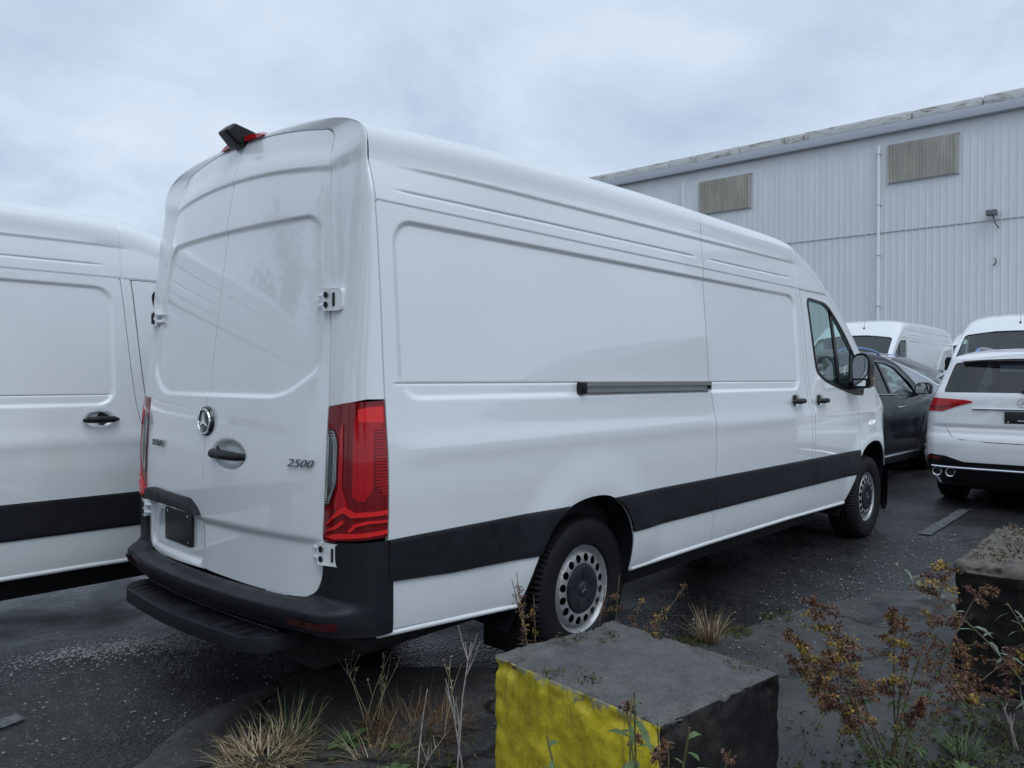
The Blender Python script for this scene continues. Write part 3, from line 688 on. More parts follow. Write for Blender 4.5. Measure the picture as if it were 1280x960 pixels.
    for s_ in (1, -1):
        V = []; F = []
        for yv in np.linspace(-.90, -.68, 11):
            sx = float(np.interp(yv, yb[:100], cl[:100]))
            for z in (.505, .535):
                p = b_F(np.array(sx), np.array(z)); V.append((float(p[0])-.010, float(p[1])*s_, z))
        for j in range(10): F.append((j*2, j*2+1, j*2+3, j*2+2))
        o = mk('reflector', V, F, 'lens_reflector', bmp, 0)
    # --- step
    sp_ = round_poly([(-1.48, -.63), (-1.61, -.635), (-1.690, -.54), (-1.735, 0), (-1.690, .54), (-1.61, .635), (-1.48, .63)], [.0, .06, .08, .3, .08, .06, 0], 6)
    stp = prism('rear_step', sp_, 'z', .385, .445, 'black_plastic', R, .016, 3)
    for yc, w in ((-.52, .035), (-.45, .035), (-.38, .03), (.38, .03), (.45, .035), (.52, .035)):
        box('step_rib', -1.675, -1.575, yc-w*.45, yc+w*.45, .443, .449, 'dark_trim', stp, .002)
    for y0, y1 in ((-.30, -.06), (.06, .30)): box('step_pad', -1.69, -1.59, y0, y1, .443, .449, 'dark_trim', stp, .002)
    tube('step_edge', [(-1.545, -.58, .446), (-1.565, -.3, .446), (-1.572, 0, .446), (-1.565, .3, .446), (-1.545, .58, .446)], .005, 'black_plastic', stp, 6)
    for yc in (-.42, .42): box('step_bracket', -1.60, -1.30, yc-.04, yc+.04, .36, .42, 'gap_black', stp, .005)
    # --- rear doors
    seam = .014
    full = door_outline(0.)
    low = [(-.30, .587), (-.50, .584), (-.62, .585), (-.69, .592), (-.738, .615), (-.764, .665), (-.777, .77)]
    right_o = [(seam-.002, .596)]+low+[(y, z) for y, z in full if z > .84 and y < seam-.02]+[(seam-.002, door_top(0.))]
    left_o = [(seam+.002, .596)]+[(-y, z) for y, z in low]+[(-y, z) for y, z in full if z > .84 and -y > seam+.02]+[(seam+.002, door_top(0.))]
    rf = lambda y, z: (v_rear(y, np.minimum(z, 2.54)), y, z)
    zz = dense(.58, 2.54, .0095, (1.375, .815, 2.33, 2.118), .004)
    rd = surf('rear_door', np.arange(-.80, .03, .0092), zz, rf, P, R, right_o, (), (.02, 0, 0), False, 70); fixn(rd)
    ld = surf('rear_door', np.arange(0., .81, .0092), zz, rf, P, R, left_o, (), (.02, 0, 0), False, 70); fixn(ld)
    def xr(y, z): return float(v_rear(np.array(y, float), np.array(z, float)))
    # emblem (on the right leaf, over the seam)
    xe = xr(0.0, 1.258)-.006
    em = lathe('emblem', [(.001, -.010), (.056, -.010), (.064, -.006), (.067, .004)], 'badge_black', rd, 40, 'x', (xe, 0, 1.258))
    lathe('emblem_ring', [(.050, -.009), (.0515, -.0145), (.056, -.0145), (.0575, -.009)], 'chrome', rd, 40, 'x', (xe, 0, 1.258))
    sp = [prism_data([(0, 1.258), (.0095*cos(a+1.1), 1.258+.0095*sin(a+1.1)), (.050*cos(a), 1.258+.050*sin(a)), (.0095*cos(a-1.1), 1.258+.0095*sin(a-1.1))], 'x', xe-.0145, xe-.009) for a in (pi/2, pi/2+2*pi/3, pi/2-2*pi/3)]
    mk('emblem_star', *join_data(sp), 'chrome', rd, 0)
    # door handle
    hp = [(xr(-.06, 1.12)+.006, -.064, 1.122), (-1.565, -.085, 1.122), (-1.568, -.18, 1.121), (-1.560, -.28, 1.118), (xr(-.315, 1.118)+.012, -.318, 1.117)]
    V, F = tube_data(hp, [.012, .022, .021, .018, .012], 12); mk('door_handle', V, F, 'black_plastic', rd)
    lathe('key_lock', [(.001, -.004), (.012, -.004), (.014, .0)], 'dark_trim', rd, 16, 'x', (-1.566, -.135, 1.146))
    # lettering
    def slope(z): return np.array([xr(.5, z+.05)-xr(.5, z-.05), 0, .1])
    text_mesh('model_lettering', 'SPRINTER', .043, 'dark_chrome', ld, (xr(.535, 1.129)-.007, .535, 1.129), (-(xr(.62, 1.129)-xr(.45, 1.129))/.17*1.0, -1, 0), slope(1.129), .002, 0, 1.0, .0)
    text_mesh('weight_class_lettering', '2500', .045, 'dark_chrome', rd, (xr(-.668, 1.115)-.008, -.668, 1.115), ((xr(-.74, 1.115)-xr(-.59, 1.115))/.15, -1, 0), slope(1.115), .002, .35, 1.55, .0)
    # number plate shelf and plate
    gpoly = round_poly([(.030, .836), (.055, .868), (.13, .905), (.58, .910), (.675, .895), (.695, .840), (.62, .846), (.16, .850)], [.004, .02, .02, .03, .02, .01, .01, .02], 4)
    V, F = prism_data(gpoly, 'x', 0, 1); V = [(xr(y, z if z > .86 else .87)-(.030 if h == 0 else -.02)+(.012 if z > .89 and h == 0 else 0), y, z) for h, y, z in V]
    bevelled('plate_light_bar', V, F, 'black_plastic', ld, .004)
    px_ = xr(.30, .72)
    V, F = prism_data(round_poly([(.165, .665), (.485, .665), (.485, .822), (.165, .822)], .012, 3), 'x', 0, 1); V = [(V_XR(.72)+.075*(y/.85)**2+.020-(.010 if h == 0 else 0.0)-.004, y, z) for h, y, z in V]
    pl = bevelled('plate_holder', V, F, 'plate_black', ld, .001)
    for yy, z in ((.205, .682), (.445, .682), (.205, .806), (.445, .806)): lathe('plate_screw', [(.001, -.003), (.006, -.002), (.006, .002)], 'chrome', ld, 10, 'x', (float(V_XR(.72)+.075*(yy/.85)**2)+.006, yy, z))
    # hinges
    def hinge(zc, par, s):
        ye = float(DOOR_E(zc)); parts = []
        xp = xr(-ye, zc)
        x_o = xp-.010
        wo = .105 if zc < 1 else .080
        a = round_poly([(-ye+.010, zc-.043), (-ye-wo, zc-.043), (-ye-wo-.006, zc-.03), (-ye-wo-.006, zc+.03), (-ye-wo, zc+.043), (-ye+.010, zc+.043)], .008, 3)
        def bend(y): return .42*max(0, -y-ye-.03)
        V, F = prism_data(a, 'x', x_o-.020, x_o+.05); V = [(x+bend(y), y*s, z) for x, y, z in V]
        bevelled('door_hinge', V, F, P, par, .005)
        for dz in (-.019, .019):
            V, F = tube_data([(x_o-.008, (-ye+.000)*s, zc+dz), (x_o-.004, (-ye+.035)*s, zc+dz), (x_o-.001, (-ye+.060)*s, zc+dz)], [.012, .011, .005], 8); mk('hinge_finger', V, F, P, par)
            V, F = lathe_data([(.001, -.0215), (.012, -.0215), (.012, -.018)], 12, 'x', (x_o, (-ye-.012)*s, zc+dz)); mk('hinge_gap', V, F, 'gap_black', par, 0)
        yq = -ye-wo*.62
        V, F = box_data(x_o-.0215+bend(yq), x_o-.0, min((yq-.003)*s, (yq+.003)*s), max((yq-.003)*s, (yq+.003)*s), zc-.026, zc+.026); mk('hinge_slot', V, F, 'gap_black', par, 0)
        V, F = box_data(0, 1, 0, 1, zc-.022, zc+.022); V = [(x_o+.0+bend(-ye-wo)+.03*q[0], (-ye-wo-.0065-.002*q[1])*s, q[2]) for q in V]; mk('hinge_stop', V, F, 'gap_black', par, 0)
    for zc in (.776, 1.757): hinge(zc, rd, 1); hinge(zc, ld, -1)
    # high brake light and camera pod
    V = []; F = []
    for y in np.linspace(-.155, .225, 13):
        zt_ = float(door_top(y)); x0 = xr(y, 2.53)
        k = 1-(abs(y-.035)/.19)**4*.6
        V += [(x0-.012, y, zt_+.008), (x0-.010, y, zt_+.030*k+.004), (x0+.035, y, zt_+.050*k+.004), (x0+.06, y, zt_+.008)]
    for j in range(12):
        for k in range(3): F.append((j*4+k, j*4+k+1, (j+1)*4+k+1, (j+1)*4+k))
    bl = fixn(mk('high_brake_light', V, F, 'lens_red', R))
    yc = .045; x0 = xr(0, 2.53)
    V = [(x0-.100, yc-.040, 2.576), (x0-.100, yc+.040, 2.576), (x0-.030, yc+.050, 2.515), (x0-.030, yc-.050, 2.515), (x0-.055, yc-.045, 2.618), (x0-.055, yc+.045, 2.618), (x0+.16, yc+.055, 2.570), (x0+.16, yc-.055, 2.570), (x0+.10, yc-.055, 2.53), (x0+.10, yc+.055, 2.53)]
    F = [(0, 1, 5, 4), (0, 3, 2, 1), (4, 5, 6, 7), (0, 4, 7, 8, 3), (1, 2, 9, 6, 5), (7, 6, 9, 8), (3, 8, 9, 2)]
    cpod = bevelled('camera_pod', V, F, 'dark_trim', R, .012, 3)
    # left side = mirrored copies
    for o in side: mirror_copy(o, R)
    return R

VAN = build_van()
VAN.location = (0, 1.0, 0)
# ------------------------------------------------------------------ ground and setting
def gz(x, y):
    x = np.asarray(x, float); y = np.asarray(y, float)
    a = .030*np.clip(x-9.0, 0, 11)*sstep(8.5, 11, x); b = -.09*sstep(1.9, 2.9, y)*sstep(9, 6, x)
    return a+b
def m_asphalt():
    m, nt, b = base_mat('asphalt', (.04, .042, .045), .5, spec=.36)
    v = tcoord(nt)
    big = noise(nt, v, .55, 5, .6, .4); mid = noise(nt, v, 5, 5, .65); fine = noise(nt, v, 90, 3, .6)
    vo = nd(nt, 'ShaderNodeTexVoronoi'); vo.inputs['Scale'].default_value = 70; nt.links.new(v, vo.inputs['Vector'])
    c1 = ramp(nt, big, [(.35, (.010, .0105, .011)), (.62, (.034, .035, .0355))])
    c1 = mixc(nt, .75, c1, ramp(nt, vo.outputs['Color'], [(.1, g3(.45)), (.9, g3(1.7))]), 'MULTIPLY')
    c2 = mixc(nt, .6, c1, ramp(nt, mid, [(.3, g3(.55)), (.7, g3(1.35))]), 'MULTIPLY')
    spk = ramp(nt, vo.outputs['Color'], [(.80, g3(0)), (.90, g3(1))])
    dist = ramp(nt, vo.outputs['Distance'], [(.25, g3(1)), (.45, g3(0))])
    c3 = mixc(nt, mixc(nt, 1., spk, dist, 'MULTIPLY'), c2, (.16, .165, .17))
    nt.links.new(c3, b.inputs['Base Color'])
    nt.links.new(ramp(nt, noise(nt, v, .8, 5, .6, .3), [(.38, g3(.13)), (.60, g3(.45))]), b.inputs['Roughness'])
    n1 = bump(nt, b, vo.outputs['Distance'], .5, .008); bump(nt, b, fine, .4, .004, n1)
    return m
m_asphalt()
def m_concrete(name, c0, c1, rough=(.35, .75), crack=False, scale=1.):
    m, nt, b = base_mat(name, c0, .6)
    v = tcoord(nt)
    big = noise(nt, v, 1.7*scale, 6, .65, .5); fine = noise(nt, v, 60*scale, 4, .7); mid = noise(nt, v, 9*scale, 5, .7)
    c = ramp(nt, big, [(.32, c0), (.66, c1)]); c = mixc(nt, .65, c, ramp(nt, mid, [(.3, g3(.5)), (.7, g3(1.3))]), 'MULTIPLY')
    c = mixc(nt, .5, c, ramp(nt, fine, [(.35, g3(.6)), (.65, g3(1.3))]), 'MULTIPLY')
    pit = nd(nt, 'ShaderNodeTexVoronoi'); pit.inputs['Scale'].default_value = 95*scale; nt.links.new(v, pit.inputs['Vector'])
    agg = ramp(nt, pit.outputs['Color'], [(.80, g3(0)), (.88, g3(1))]); c = mixc(nt, mixc(nt, 1., agg, ramp(nt, pit.outputs['Distance'], [(.2, g3(.8)), (.45, g3(0))]), 'MULTIPLY'), c, tuple(min(1, q*2.6) for q in c1))
    if crack:
        wv = nd(nt, 'ShaderNodeVectorMath', operation='ADD'); nt.links.new(v, wv.inputs[0]); nz = nd(nt, 'ShaderNodeTexNoise'); nz.inputs['Scale'].default_value = 3; nz.inputs['Detail'].default_value = 5; nt.links.new(v, nz.inputs['Vector'])
        sc_ = nd(nt, 'ShaderNodeVectorMath', operation='SCALE'); sc_.inputs['Scale'].default_value = .35; nt.links.new(nz.outputs['Color'], sc_.inputs[0]); nt.links.new(sc_.outputs[0], wv.inputs[1])
        cv = nd(nt, 'ShaderNodeTexVoronoi'); cv.feature = 'DISTANCE_TO_EDGE'; cv.inputs['Scale'].default_value = .9; nt.links.new(wv.outputs[0], cv.inputs['Vector'])
        ck = ramp(nt, cv.outputs['Distance'], [(.006, g3(1)), (.02, g3(0))]); c = mixc(nt, ck, c, (.008, .008, .007))
    nt.links.new(c, b.inputs['Base Color'])
    nt.links.new(ramp(nt, big, [(.3, g3(rough[0])), (.65, g3(rough[1]))]), b.inputs['Roughness'])
    n1 = bump(nt, b, mid, .5, .012); bump(nt, b, fine, .5, .004, n1)
    return m
m_concrete('apron_concrete', (.024, .0245, .024), (.072, .072, .068), (.3, .7), True)
m_concrete('block_concrete', (.045, .044, .044), (.115, .112, .108), (.45, .85), False, 2.)
m_concrete('old_concrete', (.055, .050, .040), (.17, .155, .125), (.5, .85), False, 2.)
def m_wall():
    m, nt, b = base_mat('wall_cladding', (.40, .44, .49), .45)
    v = tcoord(nt, 'Object', (1, 1, .12)); n1 = noise(nt, v, 1.2, 6, .65); n2 = noise(nt, tcoord(nt), .15, 4, .6)
    c = ramp(nt, n1, [(.3, (.70, .715, .73)), (.7, (.78, .795, .81))]); c = mixc(nt, .35, c, ramp(nt, n2, [(.3, g3(.88)), (.7, g3(1.06))]), 'MULTIPLY')
    nt.links.new(c, b.inputs['Base Color']); return m
m_wall()
base_mat('eave_trim', (.46, .49, .53), .5); base_mat('flashing', (.42, .44, .46), .5)
def m_fascia():
    m, nt, b = base_mat('fascia', (.4, .4, .38), .7)
    v = tcoord(nt, 'Object', (1, .55, 1.4)); n = noise(nt, v, 2.2, 8, .75, .8)
    nt.links.new(ramp(nt, n, [(.46, (.66, .67, .665)), (.56, (.48, .48, .44)), (.63, (.20, .18, .13)), (.78, (.09, .08, .06))]), b.inputs['Base Color']); return m
m_fascia()
m_, nt_, b_ = base_mat('translucent_sheet', (.30, .30, .22), .5)
nt_.links.new(ramp(nt_, noise(nt_, tcoord(nt_, 'Object', (1, 1, .2)), 1.6, 5, .7), [(.3, (.36, .35, .30)), (.7, (.60, .57, .50))]), b_.inputs['Base Color'])
base_mat('white_pipe', (.86, .87, .88), .4)
m_, nt_, b_ = base_mat('line_paint', (.35, .35, .34), .6)
nt_.links.new(ramp(nt_, noise(nt_, tcoord(nt_), 22, 6, .75), [(.44, (.04, .042, .045)), (.70, (.20, .21, .21))]), b_.inputs['Base Color'])

def axis_pts(a, b, lo, hi, fine, coarse):
    v = list(np.arange(lo, hi, fine)); x = hi
    st = fine
    while x < b: v.append(x); st = min(st*1.35, coarse); x += st
    v.append(b); x = lo; st = fine; w = []
    while x > a: st = min(st*1.35, coarse); x -= st; w.append(max(x, a))
    return sorted(set(w+v))
gx = axis_pts(-220, 320, -6, 22, .5, 20); gy = axis_pts(-260, 260, -6, 9, .35, 20)
GX, GY = np.meshgrid(gx, gy); GZ = gz(GX, GY)
nr, nc = GX.shape
gr_o = mk('ground', np.stack([GX, GY, GZ], -1).reshape(-1, 3), [(i*nc+j, i*nc+j+1, (i+1)*nc+j+1, (i+1)*nc+j) for i in range(nr-1) for j in range(nc-1)], 'asphalt', None, 60)
tag(gr_o, 'wet dark asphalt of the vehicle yard', None, None, 'structure')
# concrete apron along the kerb line in the foreground
ap = [(-2.6, .30), (-2.03, .62), (-1.80, .80), (-1.41, .96), (-1.05, .98), (-.72, .72), (-.30, .22), (.20, -.05), (.73, -.24), (1.25, -.34), (1.7, -.40), (2.4, -.62), (3.0, -1.1), (3.3, -1.8), (3.4, -5.5), (-6, -5.5), (-6, -.9), (-4, -.3)]
rng = random.Random(3); ap2 = []
for i in range(len(ap)):
    a, b = np.array(ap[i]), np.array(ap[(i+1) % len(ap)]); L = np.linalg.norm(b-a); n = max(1, int(L/.07))
    for k in range(n):
        p = a+(b-a)*k/n; ap2.append((p[0]+rng.uniform(-.018, .018), p[1]+rng.uniform(-.018, .018)))
o = surf('pavement', np.arange(-6.1, 3.5, .05), np.arange(-5.6, 1.05, .05), lambda x, y: (x, y, gz(x, y)+.006+.004*np.sin(x*7+y*3)*np.sin(y*9-x)), 'apron_concrete', None, ap2, (), (0, 0, -.012), False, 60)
tag(o, 'cracked concrete apron with weeds in the foreground', None, None, 'structure')
def line_mark(name, a, b, w, label):
    a, b = np.array(a), np.array(b); t = (b-a)/np.linalg.norm(b-a); n = np.array([-t[1], t[0]])*w/2; m = 14; V = []
    for k in range(m+1):
        p = a+(b-a)*k/m
        for s in (1, -1): q = p+n*s*(1+rng.uniform(-.08, .08)); V.append((q[0], q[1], float(gz(q[0], q[1]))+.012))
    o = mk(name, V, [(2*k, 2*k+1, 2*k+3, 2*k+2) for k in range(m)], 'line_paint', None, 0); tag(o, label, None, None, 'structure'); return o
line_mark('road_marking', (4.75, -.30), (6.6, -.235), .11, 'worn white parking line beside the front wheel')
line_mark('road_marking', (-3.3, 1.18), (-2.16, 1.42), .09, 'faded white parking line at the left edge')

# ------------------------------------------------------------------ warehouse
XB = 30.0
B = thing('warehouse', 'long pale grey corrugated metal warehouse with stained roof edge', 'building', (XB, 8, .33))
EAVE = 11.42; SEAM = 7.25
def corr_sheet(width, h, pitch=.25, depth=.020):
    n = int(round(width/pitch)); V = []; F = []
    prof = []
    for k in range(n):
        y = k*pitch; prof += [(y, 0), (y+pitch*.70, 0), (y+pitch*.78, -depth), (y+pitch*.92, -depth)]
    prof.append((n*pitch, 0))
    for y, x in prof: V += [(x, y, 0), (x, y, h)]
    F = [(2*k, 2*k+1, 2*k+3, 2*k+2) for k in range(len(prof)-1)]
    return V, F
def share(name, me, parent, loc):
    o = bpy.data.objects.new(name, me); COL.objects.link(o); o.parent = parent; o.location = loc; return o
SW = 1.0
lo = mk('wall_sheet', *corr_sheet(SW, SEAM-.33+.05), 'wall_cladding', B, 0); lo.location = (0, -23, -.05)
hi = mk('wall_sheet', *corr_sheet(SW, EAVE-SEAM), 'wall_cladding', B, 0); hi.location = (-.02, -23, SEAM-.35)
for k in range(1, 46):
    share('wall_sheet', lo.data, B, (0, -23+k*SW, -.05)); share('wall_sheet', hi.data, B, (-.02, -23+k*SW, SEAM-.35))
zl_ = -.33
box('flashing', -.032, -.015, -23, 23, SEAM+zl_-.02, SEAM+zl_+.01, 'flashing', B, .002)
box('gutter', -.30, .05, -23, 23, EAVE+zl_-.33, EAVE+zl_+.02, 'eave_trim', B, .03)
yk = -23.; k = 0
while yk < 23:
    w = [3.1, 2.4, 4.2, 2.9, 3.6][k % 5]; box('roof_edge_panel', -.26, .12, yk+.02, min(yk+w, 23)-.02, EAVE+zl_+.035, EAVE+zl_+.34+.015*(k % 2), 'fascia', B, .02); yk += w; k += 1
V, F = box_data(.06, 40, -22.9, 22.9, EAVE+zl_-.2, EAVE+zl_+.30); mk('roof', V, F, 'eave_trim', B, 0)
V, F = join_data([box_data(.10, .5, -22.95, 22.95, 0, EAVE+zl_-.2), box_data(.5, 40, 22.7, 22.95, 0, EAVE+zl_-.2), box_data(.5, 40, -22.95, -22.7, 0, EAVE+zl_-.2)]); mk('wall', V, F, 'wall_cladding', B, 0)
def louvre(y0, y1, z0, z1):
    w = y1-y0; n = max(4, int(round(w/.115)))
    V, F = corr_sheet(w, z1-z0, w/n, .07); v = mk('vent_panel', V, F, 'translucent_sheet', B, 0); v.location = (-.10, y0-8, z0-.33)
    for q in (box_data(-.09, -.02, y0-8-.03, y1-8+.03, z0-.33-.03, z0-.33), box_data(-.11, -.02, y0-8-.03, y1-8+.03, z1-.33, z1-.33+.03)): mk('vent_frame', *q, 'eave_trim', B, 0)
yb_ = lambda u: None
louvre(12.38+.95, 14.75+1.09, 9.03, 10.52)
louvre(4.66+.46, 7.0+.59, 9.15, 10.63)
tube('downpipe', [(-.16, 7.93-8, 10.35), (-.16, 7.93-8, 0)], .06, 'white_pipe', B, 10)
for z in (10.0, 8.0, 6.0, 4.0): box('pipe_bracket', -.225, -.02, 7.93-8-.07, 7.93-8+.07, z-.015, z+.015, 'flashing', B, .004)
tube('vent_pipe', [(-.12, 16.72-8, 10.35), (-.12, 16.72-8, 8.4)], .045, 'white_pipe', B, 8)
fl = bevelled('floodlight', *box_data(-.40, -.12, 3.99-8-.17, 3.99-8+.17, 7.04, 7.24), 'interior_grey', B, .03)
tube('lamp_arm', [(-.25, 3.99-8-.05, 7.04), (-.25, 3.99-8-.10, 6.75), (-.02, 3.99-8-.18, 6.62)], .025, 'interior_grey', fl, 6)
tube('cable_hook', [(-.1, 3.93-8, 5.52), (-.12, 3.86-8, 5.42), (-.1, 3.90-8, 5.30), (-.08, 3.96-8, 5.25)], .025, 'interior_grey', B, 6)

# the yard behind the photographer: long shed and trees, seen only as reflections in the paint
base_mat('dark_cladding', (.07, .08, .085), .6)
S = thing('shed', 'dark shed across the yard behind the camera', 'building', (48, -42, 0))
V, F = prism_data([(-18, 0), (-18, 4.2), (-2, 6.9), (4, 7.3), (20, 10.6), (24, 10.4), (24, 0)], 'y', -8, 8); mk('wall', V, F, 'dark_cladding', S, 0)
# ------------------------------------------------------------------ sport utility vehicles (local: x forward from rear bumper, y left, z up)
C_L = 4.93
C_HW = pchip([0, .4, 1.0, 3.6, 4.2, 4.5, 4.7, 4.85, 4.93], [.955, .972, .975, .972, .955, .91, .83, .70, .48])
C_YS = pchip([.22, .32, .45, .62, .80, .95, 1.08, 1.15, 1.21, 1.38, 1.55, 1.70, 1.80], [.09, .045, .018, .004, .0, .006, .020, .042, .064, .125, .190, .26, .33])
C_ZT = pchip([.2, .5, 1.0, 1.8, 2.5, 2.9, 3.2, 3.55, 3.85, 4.0, 4.3, 4.6, 4.8, 4.9, 4.93], [1.60, 1.70, 1.755, 1.775, 1.745, 1.68, 1.56, 1.37, 1.20, 1.135, 1.095, 1.03, .93, .78, .60])
C_RC = pchip([.2, .5, 1.0, 2.5, 2.9, 3.2, 3.55, 3.85, 4.0, 4.3, 4.6, 4.8, 4.9, 4.93], [.11, .11, .11, .11, .10, .09, .085, .085, .085, .10, .12, .16, .2, .16])
C_XR = pchip([.22, .32, .42, .55, .70, .775, .83, .92, 1.0, 1.10, 1.20, 1.25, 1.34, 1.47, 1.58, 1.66, 1.70], [.16, .085, .03, .0, .005, .022, .055, .062, .070, .082, .095, .110, .175, .26, .33, .40, .52])
def c_zl(x): return C_ZT(x)-C_RC(x)
def c_sec(x, w):
    x = np.asarray(x, float); w = np.asarray(w, float); zc, zt = c_zl(x), C_ZT(x); n = 3.0; th = w*pi
    sgn = np.where(w > .5, 1., -1.); th = np.where(w > .5, pi-th, th); y0 = C_HW(x)-C_YS(zc)
    return x, sgn*y0*np.maximum(np.cos(th), 0)**(2/n), zc+(zt-zc)*np.sin(np.clip(th, 0, pi/2))**(2/n)
XC = .55
def c_halfw(z):
    """half width of the body section at the start of the rear cap"""
    zc, zt = float(c_zl(XC)), float(C_ZT(XC)); y0 = C_HW(XC)-C_YS(zc)
    z = np.asarray(z, float)
    return np.where(z <= zc, C_HW(XC)-C_YS(np.minimum(z, zc)), y0*np.maximum(1-np.clip((z-zc)/(zt-zc), 0, 1)**3.0, 0)**(1/3.0))
def c_cap(yn, z):
    n = 4.6; xr_ = np.minimum(C_XR(z), XC-.01)
    x = XC-(XC-xr_)*np.maximum(1-np.abs(yn)**n, 0)**(1/n)
    # crease across the tailgate and lower bumper lip
    x = x+.012*np.exp(-((z-.885)/.022)**2)*sstep(.95, .8, np.abs(yn))
    return x, yn*c_halfw(z), z
def arch_c(cx, r=.43): return [(cx-r-.04, .2), (cx-r-.02, .36)]+[(cx+r*cos(a), .375+r*sin(a)) for a in np.linspace(pi-.05, .05, 22)]+[(cx+r+.02, .36), (cx+r+.04, .2)]
def build_suv(name, label, paint, loc, rz, group=None, chrome_tail=True):
    R = thing(name, label, 'car', loc, rz, group); side = []
    WX = (1.03, 4.03)
    def kF(x, k): z = .22+(c_zl(x)-.22)*k; return x, -(C_HW(x)-C_YS(z)-c_f(x, z)), z
    def c_f(x, z):
        f = 0*x
        f = f+.010*np.exp(-((z-.70-.03*(x-2.5)/2.5)/.10)**2)*sstep(1.4, 1.7, x)*sstep(3.6, 3.3, x)
        for cx in WX:
            r = np.hypot(x-cx, z-.375); f = f-.018*sstep(.56, .44, r)
        return f
    def kz(x, z): return float((z-.22)/(c_zl(x)-.22))
    def P2(pts): return [(x, kz(x, z)) for x, z in pts]
    # window line
    W1 = round_poly([(.62, 1.25), (.80, 1.50), (1.20, 1.565), (1.20, 1.20), (.78, 1.195)], [.03, .08, .01, .01, .03], 4)
    W2 = round_poly([(1.25, 1.195), (1.25, 1.57), (1.85, 1.60), (2.12, 1.598), (2.20, 1.18)], [.02, .02, .01, .02, .02], 4)
    W3 = round_poly([(2.28, 1.178), (2.21, 1.596), (2.55, 1.575), (2.80, 1.52), (3.10, 1.37), (3.36, 1.20), (3.34, 1.162)], [.02, .02, .1, .1, .1, .03, .02], 4)
    seams = (2.25, 3.38)
    body = surf('body', list(np.arange(XC, 4.7, .025))+list(np.linspace(4.71, 4.928, 18)), np.linspace(0, 1, 70), kF, paint, R, None, [P2(arch_c(WX[0])), P2(arch_c(WX[1])), P2(W1), P2(W2), P2(W3)], (0, .03, 0)); side.append(body)
    gF = lambda x, k: (kF(x, k)[0], kF(x, k)[1]+.012, kF(x, k)[2])
    for W, gm in ((W1, 'glass_privacy'), (W2, 'glass_privacy'), (W3, 'glass_clear')):
        xs = [p[0] for p in W]
        surf('side_window', np.arange(min(xs), max(xs)+.03, .03), np.linspace(.55, 1, 20), gF, gm, body, P2(W))
    def on(x, z, pr=0.): p = kF(np.array(float(x)), np.array(kz(x, z))); return (float(p[0]), float(p[1])-pr, float(p[2]))
    tube('window_trim', [on(x, z, .004) for x, z in ((.66, 1.185), (1.2, 1.178), (2.2, 1.163), (2.9, 1.152), (3.38, 1.145))], .010, 'chrome', body, 6)
    tube('window_trim', [on(x, z, .004) for x, z in ((.60, 1.21), (.74, 1.48), (.90, 1.55), (1.25, 1.59), (1.85, 1.62), (2.4, 1.607), (2.80, 1.545), (3.12, 1.385), (3.40, 1.19))], .009, 'chrome', body, 6)
    tube('sill_trim', [on(x, .335, .012) for x in np.linspace(1.55, 3.52, 8)], .016, 'chrome', body, 6)
    for sx in (1.22, 2.25, 3.36):
        pts = [on(sx+(.10*max(0, (1.05-z))*0), z, .001) for z in np.linspace(.36, 1.09, 9)]; V = []
        for x, y, z in pts: V += [(x-.003, y-.0015, z), (x+.003, y-.0015, z)]
        mk('door_gap', V, [(2*k, 2*k+1, 2*k+3, 2*k+2) for k in range(8)], 'gap_black', body, 0)
    for hx in (1.42, 2.42):
        a = on(hx, .985, .016); b = on(hx+.23, .995, .016); tube('door_handle', [on(hx-.01, .985, -.004), a, b, on(hx+.24, .995, -.004)], [.010, .013, .013, .010], 'chrome', body, 8)
    # mirror
    mp = round_poly([(-.955, 1.155), (-1.16, 1.16), (-1.185, 1.28), (-1.13, 1.33), (-1.0, 1.325), (-.955, 1.26)], .03, 4)
    mi = prism('door_mirror', mp, 'x', 3.20, 3.32, paint if paint != 'navy_paint' else 'dark_trim', R, .02, 3); side.append(mi)
    prism('mirror_glass', [(y*.84-1.065*.16, z*.84+1.245*.16) for y, z in mp], 'x', 3.192, 3.203, 'mirror_glass', mi, 0)
    box('mirror_foot', 3.24, 3.32, -.99, -.90, 1.13, 1.19, 'dark_trim', mi, .01)
    # wheels
    for cx in WX:
        hub = (cx, -.868, .375)
        prof = [(.265, -.02), (.275, -.075), (.30, -.092), (.345, -.095), (.366, -.080), (.374, -.055), (.375, -.02), (.367, -.018), (.367, -.006), (.375, -.004), (.375, .05), (.367, .052), (.367, .064), (.375, .066), (.375, .12), (.366, .15), (.32, .165), (.265, .15)]
        t = lathe('tyre', prof, 'rubber', R, 64, 'y', hub); side.append(t)
        rim = lathe('rim', [(.262, .12), (.262, -.06), (.272, -.08), (.278, -.07)], 'dark_rim', t, 48, 'y', hub)
        for k in range(10):
            a = 2*pi*k/10; c_, s_ = cos(a), sin(a); q = []
            for r0, w in ((.04, -.028), (.04, .028), (.262, .018), (.262, -.018)): q.append((cx+r0*c_-w*s_, hub[2]+r0*s_+w*c_))
            prism('spoke', q, 'y', hub[1]-.075, hub[1]-.045, 'wheel_silver', t, .004, 1)
        lathe('hub_cap', [(.001, -.08), (.05, -.078), (.06, -.05)], 'dark_trim', t, 20, 'y', hub)
        lathe('brake_disc', [(.001, .02), (.20, .02)], 'gap_black', t, 24, 'y', hub)
        al = [(x, z) for x, z in arch_c(cx)]; V = []
        for x, z in al:
            yy = -(float(C_HW(x)-C_YS(z)))-.006; V += [(x, yy, z), (x, yy+.04, z), (x, -.55, z)]
        side.append(fixn(mk('wheel_arch', V, [(j*3+k, j*3+k+1, j*3+k+4, j*3+k+3) for j in range(len(al)-1) for k in range(2)], 'black_plastic', R)))
    # roof, bonnet and windscreen
    ws = np.linspace(0, 1, 90)
